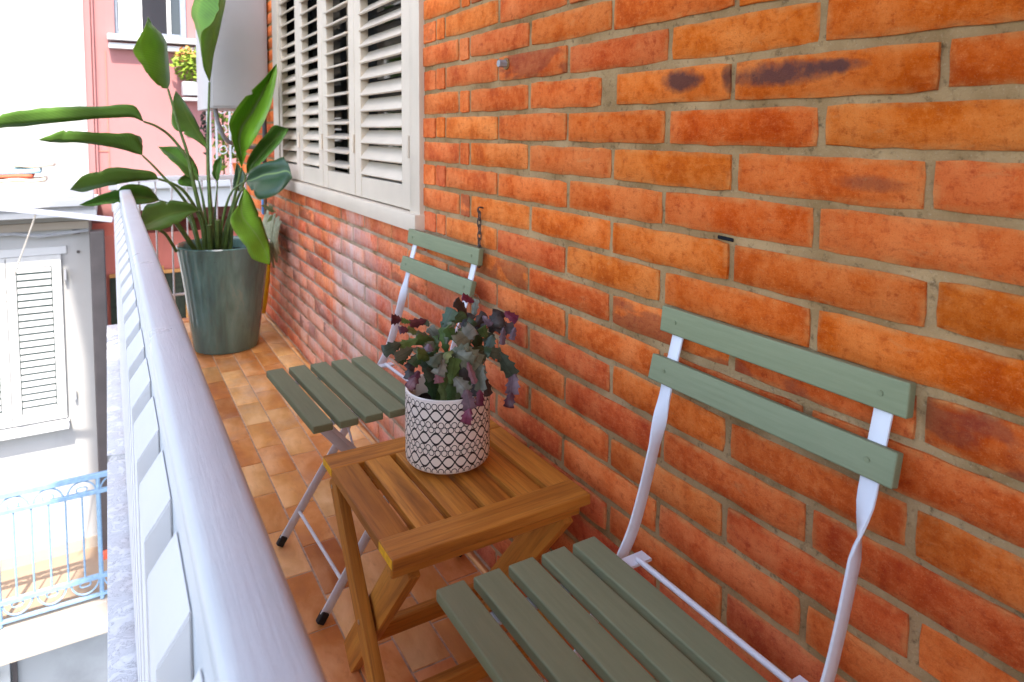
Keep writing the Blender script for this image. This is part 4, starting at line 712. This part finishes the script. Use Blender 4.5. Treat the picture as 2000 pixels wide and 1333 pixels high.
hp('window_surround', box((-1.32, FY-.02, -.112), (-.36, FY-.002, -.04)), M['white_trim']); hp('window_sill', box((-1.38, FY-.13, -1.765), (-.385, FY-.002, -1.70), .006), M['white_trim'])
hp('vent_cover', box((-.305, FY-.02, .065), (-.245, FY-.001, .105)), M['brown_metal']); hp('hole_plug', tubem([(-.266, FY-.012, -.107), (-.266, FY, -.107)], .014, 10), M['brown_metal']); hp('shutter_catch', box((-.385, FY-.06, -.36), (-.365, FY-.01, -.26)), M['grey_plastic']); hp('shutter_catch', box((-.345, FY-.05, -1.52), (-.325, FY-.01, -1.44)), M['grey_plastic'])
tag(link('brown_downpipe', box((-.168, FY-.22, -3.0), (-.046, FY-.06, .108), .02, 3), M['brown_metal']), 'dark brown square downpipe panel at the corner of the white house', 'pipe')
# balcony of the white house
bal = empty('blue_balcony', (-.5, 6.9, -3.05), 'lower terrace with scrolled pale blue iron railing in front of the white house', 'balcony')
def bp2(name, me, mat=M['blue_iron'], par=bal): me.transform(Matrix.Translation((.5, -6.9, 3.05))); return link(name, me, mat, par)
RY = 6.70
bp2('slab', box((-7, RY-.06, -3.33), (.3, FY-.0005, -3.052)), M['cream_trim']); bp2('floor_slab', box((-7, RY+.05, -3.05), (.3, FY-.02, -3.04)), M['terr_floor'])
for z, h in ((-1.93, .022), (-2.07, .018), (-2.835, .020), (-3.0, .012)): bp2('rail', box((-7, RY-.018, z-h), (.25, RY+.018, z+h), .004), M['blue_iron'])
xs = []; x = .080
while x > -2.0: xs.append(x); x -= .1195
bm_cache = None
for i, x in enumerate(xs):
    main = (i % 6 == 2); bp2('baluster', tubem([(x, RY, -3.04 if main else -2.835), (x, RY, -1.93 if main else -2.07)], .018 if main else .0075, 8))
for i in range(0, len(xs)-2, 2):
    xc = xs[i+1]; par = None
    for zc, a0, a1, hh in ((-2.07, 0, math.pi, .115), (-2.835, math.pi, 2*math.pi, .13)):
        pts = [(xc+.105*math.cos(a0+(a1-a0)*k/14), RY, zc+hh*math.sin(a0+(a1-a0)*k/14)) for k in range(15)]; bp2('scroll', tubem(pts, .0075, 6))
        sg = 1 if a0 == 0 else -1
        for s2 in (-1, 1):
            pts = [(xc+s2*(.012+.028*math.sin(t)), RY, zc+sg*(.02+.022*(1-math.cos(t)))) for t in [k*.45 for k in range(9)]]; bp2('curl', tubem(pts, .006, 6))
bp2('doormat', box((-.16, FY-.30, -3.039), (.05, FY-.06, -2.99)), M['cloth_red'])
# entrance below
ent = empty('street_doorway', (-.95, 7.3, -7.2), 'dark doorway with pale green frame under the blue railed terrace', 'doorway')
def en(name, me, mat): me.transform(Matrix.Translation((.95, -7.3, 7.2))); return link(name, me, mat, ent)
en('opening', box((-2.2, FY-.27, -7.0), (-.99, FY-.251, -3.75)), M['dark_room']); en('frame', box((-.99, FY-.33, -7.0), (-.90, FY-.251, -3.55)), M['shutter_white']); en('jamb', box((-.885, FY-.30, -7.0), (-.85, FY-.251, -3.62)), M['brown_metal'])
for i in range(3): en('canopy_slat', box((-2.0, FY-.42, -3.62-.1*i), (-.99, FY-.30, -3.57-.1*i), .006), M['shutter_white'])
# upper white house and pink house
uw = tag(link('upper_house', box((-8, 9.0, .32), (-.183, 14, 9)), M['white_wall']), 'tall blank white house wall behind the terrace, left of the pink house', 'house')
pk = empty('pink_house', (1, 9.1, -7.2), 'pink rendered house with a grey window seen behind the tall plant', 'house')
def pp_(name, me, mat, par=pk): me.transform(Matrix.Translation((-1, -9.1, 7.2))); return link(name, me, mat, par)
PY = 9.06
bm = bmesh.new(); addbox(bm, (-.182, PY, -7.2), (.116, PY+3, 9)); pp_('wall', fin(bm), M['pink_wall'])
pp_('wall', box((.868, PY, -7.2), (4.5, PY+3, 9)), M['pink_wall']); pp_('wall', box((.116, PY+.001, -7.2), (.868, PY+3, 2.13)), M['pink_wall']); pp_('wall', box((.116, PY+.001, 3.7), (.868, PY+3, 9)), M['pink_wall'])
pp_('corner_strip', box((-.181, PY-.05, .3), (-.118, PY-.001, 9)), M['pink_wall']); pp_('drain_pipe', tubem([(-.098, PY-.03, .3), (-.098, PY-.03, 9)], .012, 8), M['pink_wall']); pp_('panel_joint', box((.012, PY-.010, .3), (.022, PY-.0005, 1.95)), M['salmon_wall']); pp_('panel_joint', box((-.09, PY-.008, .80), (.012, PY-.0005, .812)), M['salmon_wall'])
wn = pp_('window', box((.118, PY+.10, 2.132), (.866, PY+.13, 3.7)), M['glass'])
for a, b in (((.118, PY+.06, 2.132), (.150, PY+.099, 3.69)), ((.80, PY+.06, 2.132), (.866, PY+.099, 3.69)), ((.150, PY+.061, 2.132), (.80, PY+.098, 2.19))): pp_('window_frame', box(a, b, .002), M['window_frame'])
pp_('curtain', box((.16, PY+.075, 2.195), (.40, PY+.085, 3.69)), M['curtain']); pp_('curtain', box((.66, PY+.075, 2.195), (.70, PY+.085, 3.69)), M['curtain'])
pp_('window_sill', box((.04, PY-.14, 2.065), (.99, PY+.06, 2.13), .008, 2), M['white_trim']); pp_('sill_moulding', box((.05, PY-.10, 1.975), (.985, PY-.0005, 2.035), .008, 2), M['white_trim'])
pp_('ground_floor', box((-.17, 7.95, -7.2), (4.5, PY-.001, -.02)), M['salmon_wall'])
pp_('dark_hedge_gate', box((-.02, 7.90, -7.0), (4.4, 7.949, -.42)), M['foliage_dark'])
for x in (.245, .46, .68): pp_('gate_bar', tubem([(x, 7.87, -3), (x, 7.87, -.36)], .013, 6), M['orange_bar'])
pp_('gate_rail', box((-.02, 7.86, -.44), (4.4, 7.90, -.405)), M['orange_bar'])
# neighbour balcony on the pink house
nb = empty('neighbour_balcony', (.8, 7.5, .2), 'white slab balcony with scrolled white railing on the pink house', 'balcony')
def nbp(name, me, mat, par=nb): me.transform(Matrix.Translation((-.8, -7.5, -.2))); return link(name, me, mat, par)
nbp('slab', box((.02, 7.2, .30), (4.5, PY-.002, .50), .004), M['white_trim']); nbp('nosing', box((.0, 7.14, .5005), (4.5, 7.30, .575), .012, 3), M['white_trim']); nbp('upstand', box((.02, 7.301, .5005), (4.5, 7.36, .60)), M['white_trim'])
nbp('rail', box((.90, 7.235, 1.52), (2.6, 7.265, 1.56), .004), M['white_trim'])
x = .93
while x < 1.5: 
    nbp('bar', tubem([(x, 7.25, .57), (x, 7.25, 1.53)], .011, 6), M['white_trim'])
    for zc in (.85, 1.05, 1.25):
        pts = [(x+.06+.035*math.cos(t), 7.25, zc+.06*math.sin(t)*(1-t/9)) for t in [k*.5 for k in range(13)]]; nbp('curl', tubem(pts, .006, 6), M['white_trim'])
    x += .125
nbp('corner_post', box((.845, 7.235, .577), (.885, 7.275, 2.4), .003), M['white_trim'])
# flower boxes and pots
def bush(name, c, r, n, mat, seed, label, cat, lw=.035, grp=None, par=None):
    rr = random.Random(seed); bm = bmesh.new()
    for i in range(n):
        while True:
            p = Vector((rr.uniform(-1, 1), rr.uniform(-1, 1), rr.uniform(-1, 1)))
            if p.length < 1: break
        p = Vector((p.x*r[0], p.y*r[1], p.z*r[2])); a = Vector((rr.uniform(-1, 1), rr.uniform(-1, 1), rr.uniform(-.3, 1))).normalized(); b = a.orthogonal().normalized(); s_ = lw*rr.uniform(.6, 1.3)
        v = [bm.verts.new(p+q) for q in (a*-s_*.6, b*s_*.42, a*s_*.7, b*-s_*.42)]; bm.faces.new(v)
    me = bpy.data.meshes.new('m'); bm.to_mesh(me); bm.free(); o = link(name, me, mat, par, c)
    if label: tag(o, label, cat, grp)
    return o
fb = empty('flower_box', (.95, 8.90, 1.40), 'grey window box of bright yellow green plants under the pink house window', 'flower box')
link('trough', box((-.17, -.10, .06), (.17, .10, .22), .01, 2), M['grey_plastic'], fb); link('bracket', box((-.19, -.11, -.0), (.19, .16, .03), .003), M['white_trim'], fb); bush('foliage', (-.02, 0, .42), (.27, .16, .21), 420, M['foliage'], 1, None, None, .05, par=fb); bush('dry_foliage', (-.12, .03, .55), (.13, .10, .10), 90, M['orange_bar'], 5, None, None, .04, par=fb)
fp = empty('flower_pot', (1.165, 7.42, .60), 'small orange flower pot with a leafy plant on the neighbour balcony', 'flower pot')
link('pot', lathe([(.05, 0), (.07, .11), (.075, .115), (.068, .12)], 16), M['orange'], fp); bush('foliage', (0, 0, .27), (.11, .10, .16), 140, M['foliage'], 2, None, None, .05, par=fp)
tp2 = empty('trellis_plant', (1.02, 7.45, .60), 'tall leafy climbing plant behind the white scrolled railing', 'plant')
bush('foliage', (0, 0, .45), (.12, .10, .42), 260, M['foliage'], 3, None, None, .045, par=tp2); link('stem', tubem([(0, 0, -.02), (0, .01, .4), (0, 0, .8)], .010, 6), M['twig'], tp2)
hb = empty('hanging_plant', (.845, 7.35, 1.2), 'thin trailing plant hanging beside the cabinet on the neighbour balcony', 'plant')
bush('foliage', (0, 0, .0), (.05, .08, .40), 120, M['foliage_dark'], 4, None, None, .04, par=hb); link('stem', tubem([(0, 0, -.6), (.01, 0, 0), (0, 0, .4)], .006, 6), M['twig'], hb)
# drying rack arm, line and cloths
tag(link('rack_arm', (lambda me: me)(box((-1.2, 6.16, .0), (-.0, 6.20, .040), .003)), M['white_metal'], None, (0.015, 0, .325)), 'white beam of a drying rack reaching towards the brown downpipe', 'beam').rotation_euler = (0, .205*.9, 0)
tag(link('clothes_line', tubem(crom([(-0.4765,6.2000,0.4187),(-0.5387,6.1800,0.2239),(-0.6056,6.1500,0.0225),(-0.6765,6.1000,-0.2082),(-0.7808,6.0000,-0.5076)], 6), .006, 6), M['rope']), 'thin pale line hanging from the drying rack beam', 'line')
rk = empty('folded_cloths', (-.9, 7.75, .56), 'folded striped cloths lying on the terrace wall of the white house', 'cloths')
for i, (a, b, z0, z1, mt) in enumerate(((-.6, .40, .02, .06, 'cloth_tan'), (-.6, .30, .062, .10, 'cloth_red'), (-.6, .36, .102, .155, 'cloth_blue'), (.15, .47, .156, .185, 'cloth_tan'))):
    bm = grid(a, -.16, b, .16, 20, 6, lambda x, y: (x, y, z0)); vs = bm.verts[:]
    for v in vs: v.co.z = (z0+z1)/2+.018*noise.noise(Vector((v.co.x*6, v.co.y*9, i)))
    o = link('cloth', fin(bm, 80), M[mt], rk); md = o.modifiers.new('t', 'SOLIDIFY'); md.thickness = (z1-z0)*.8
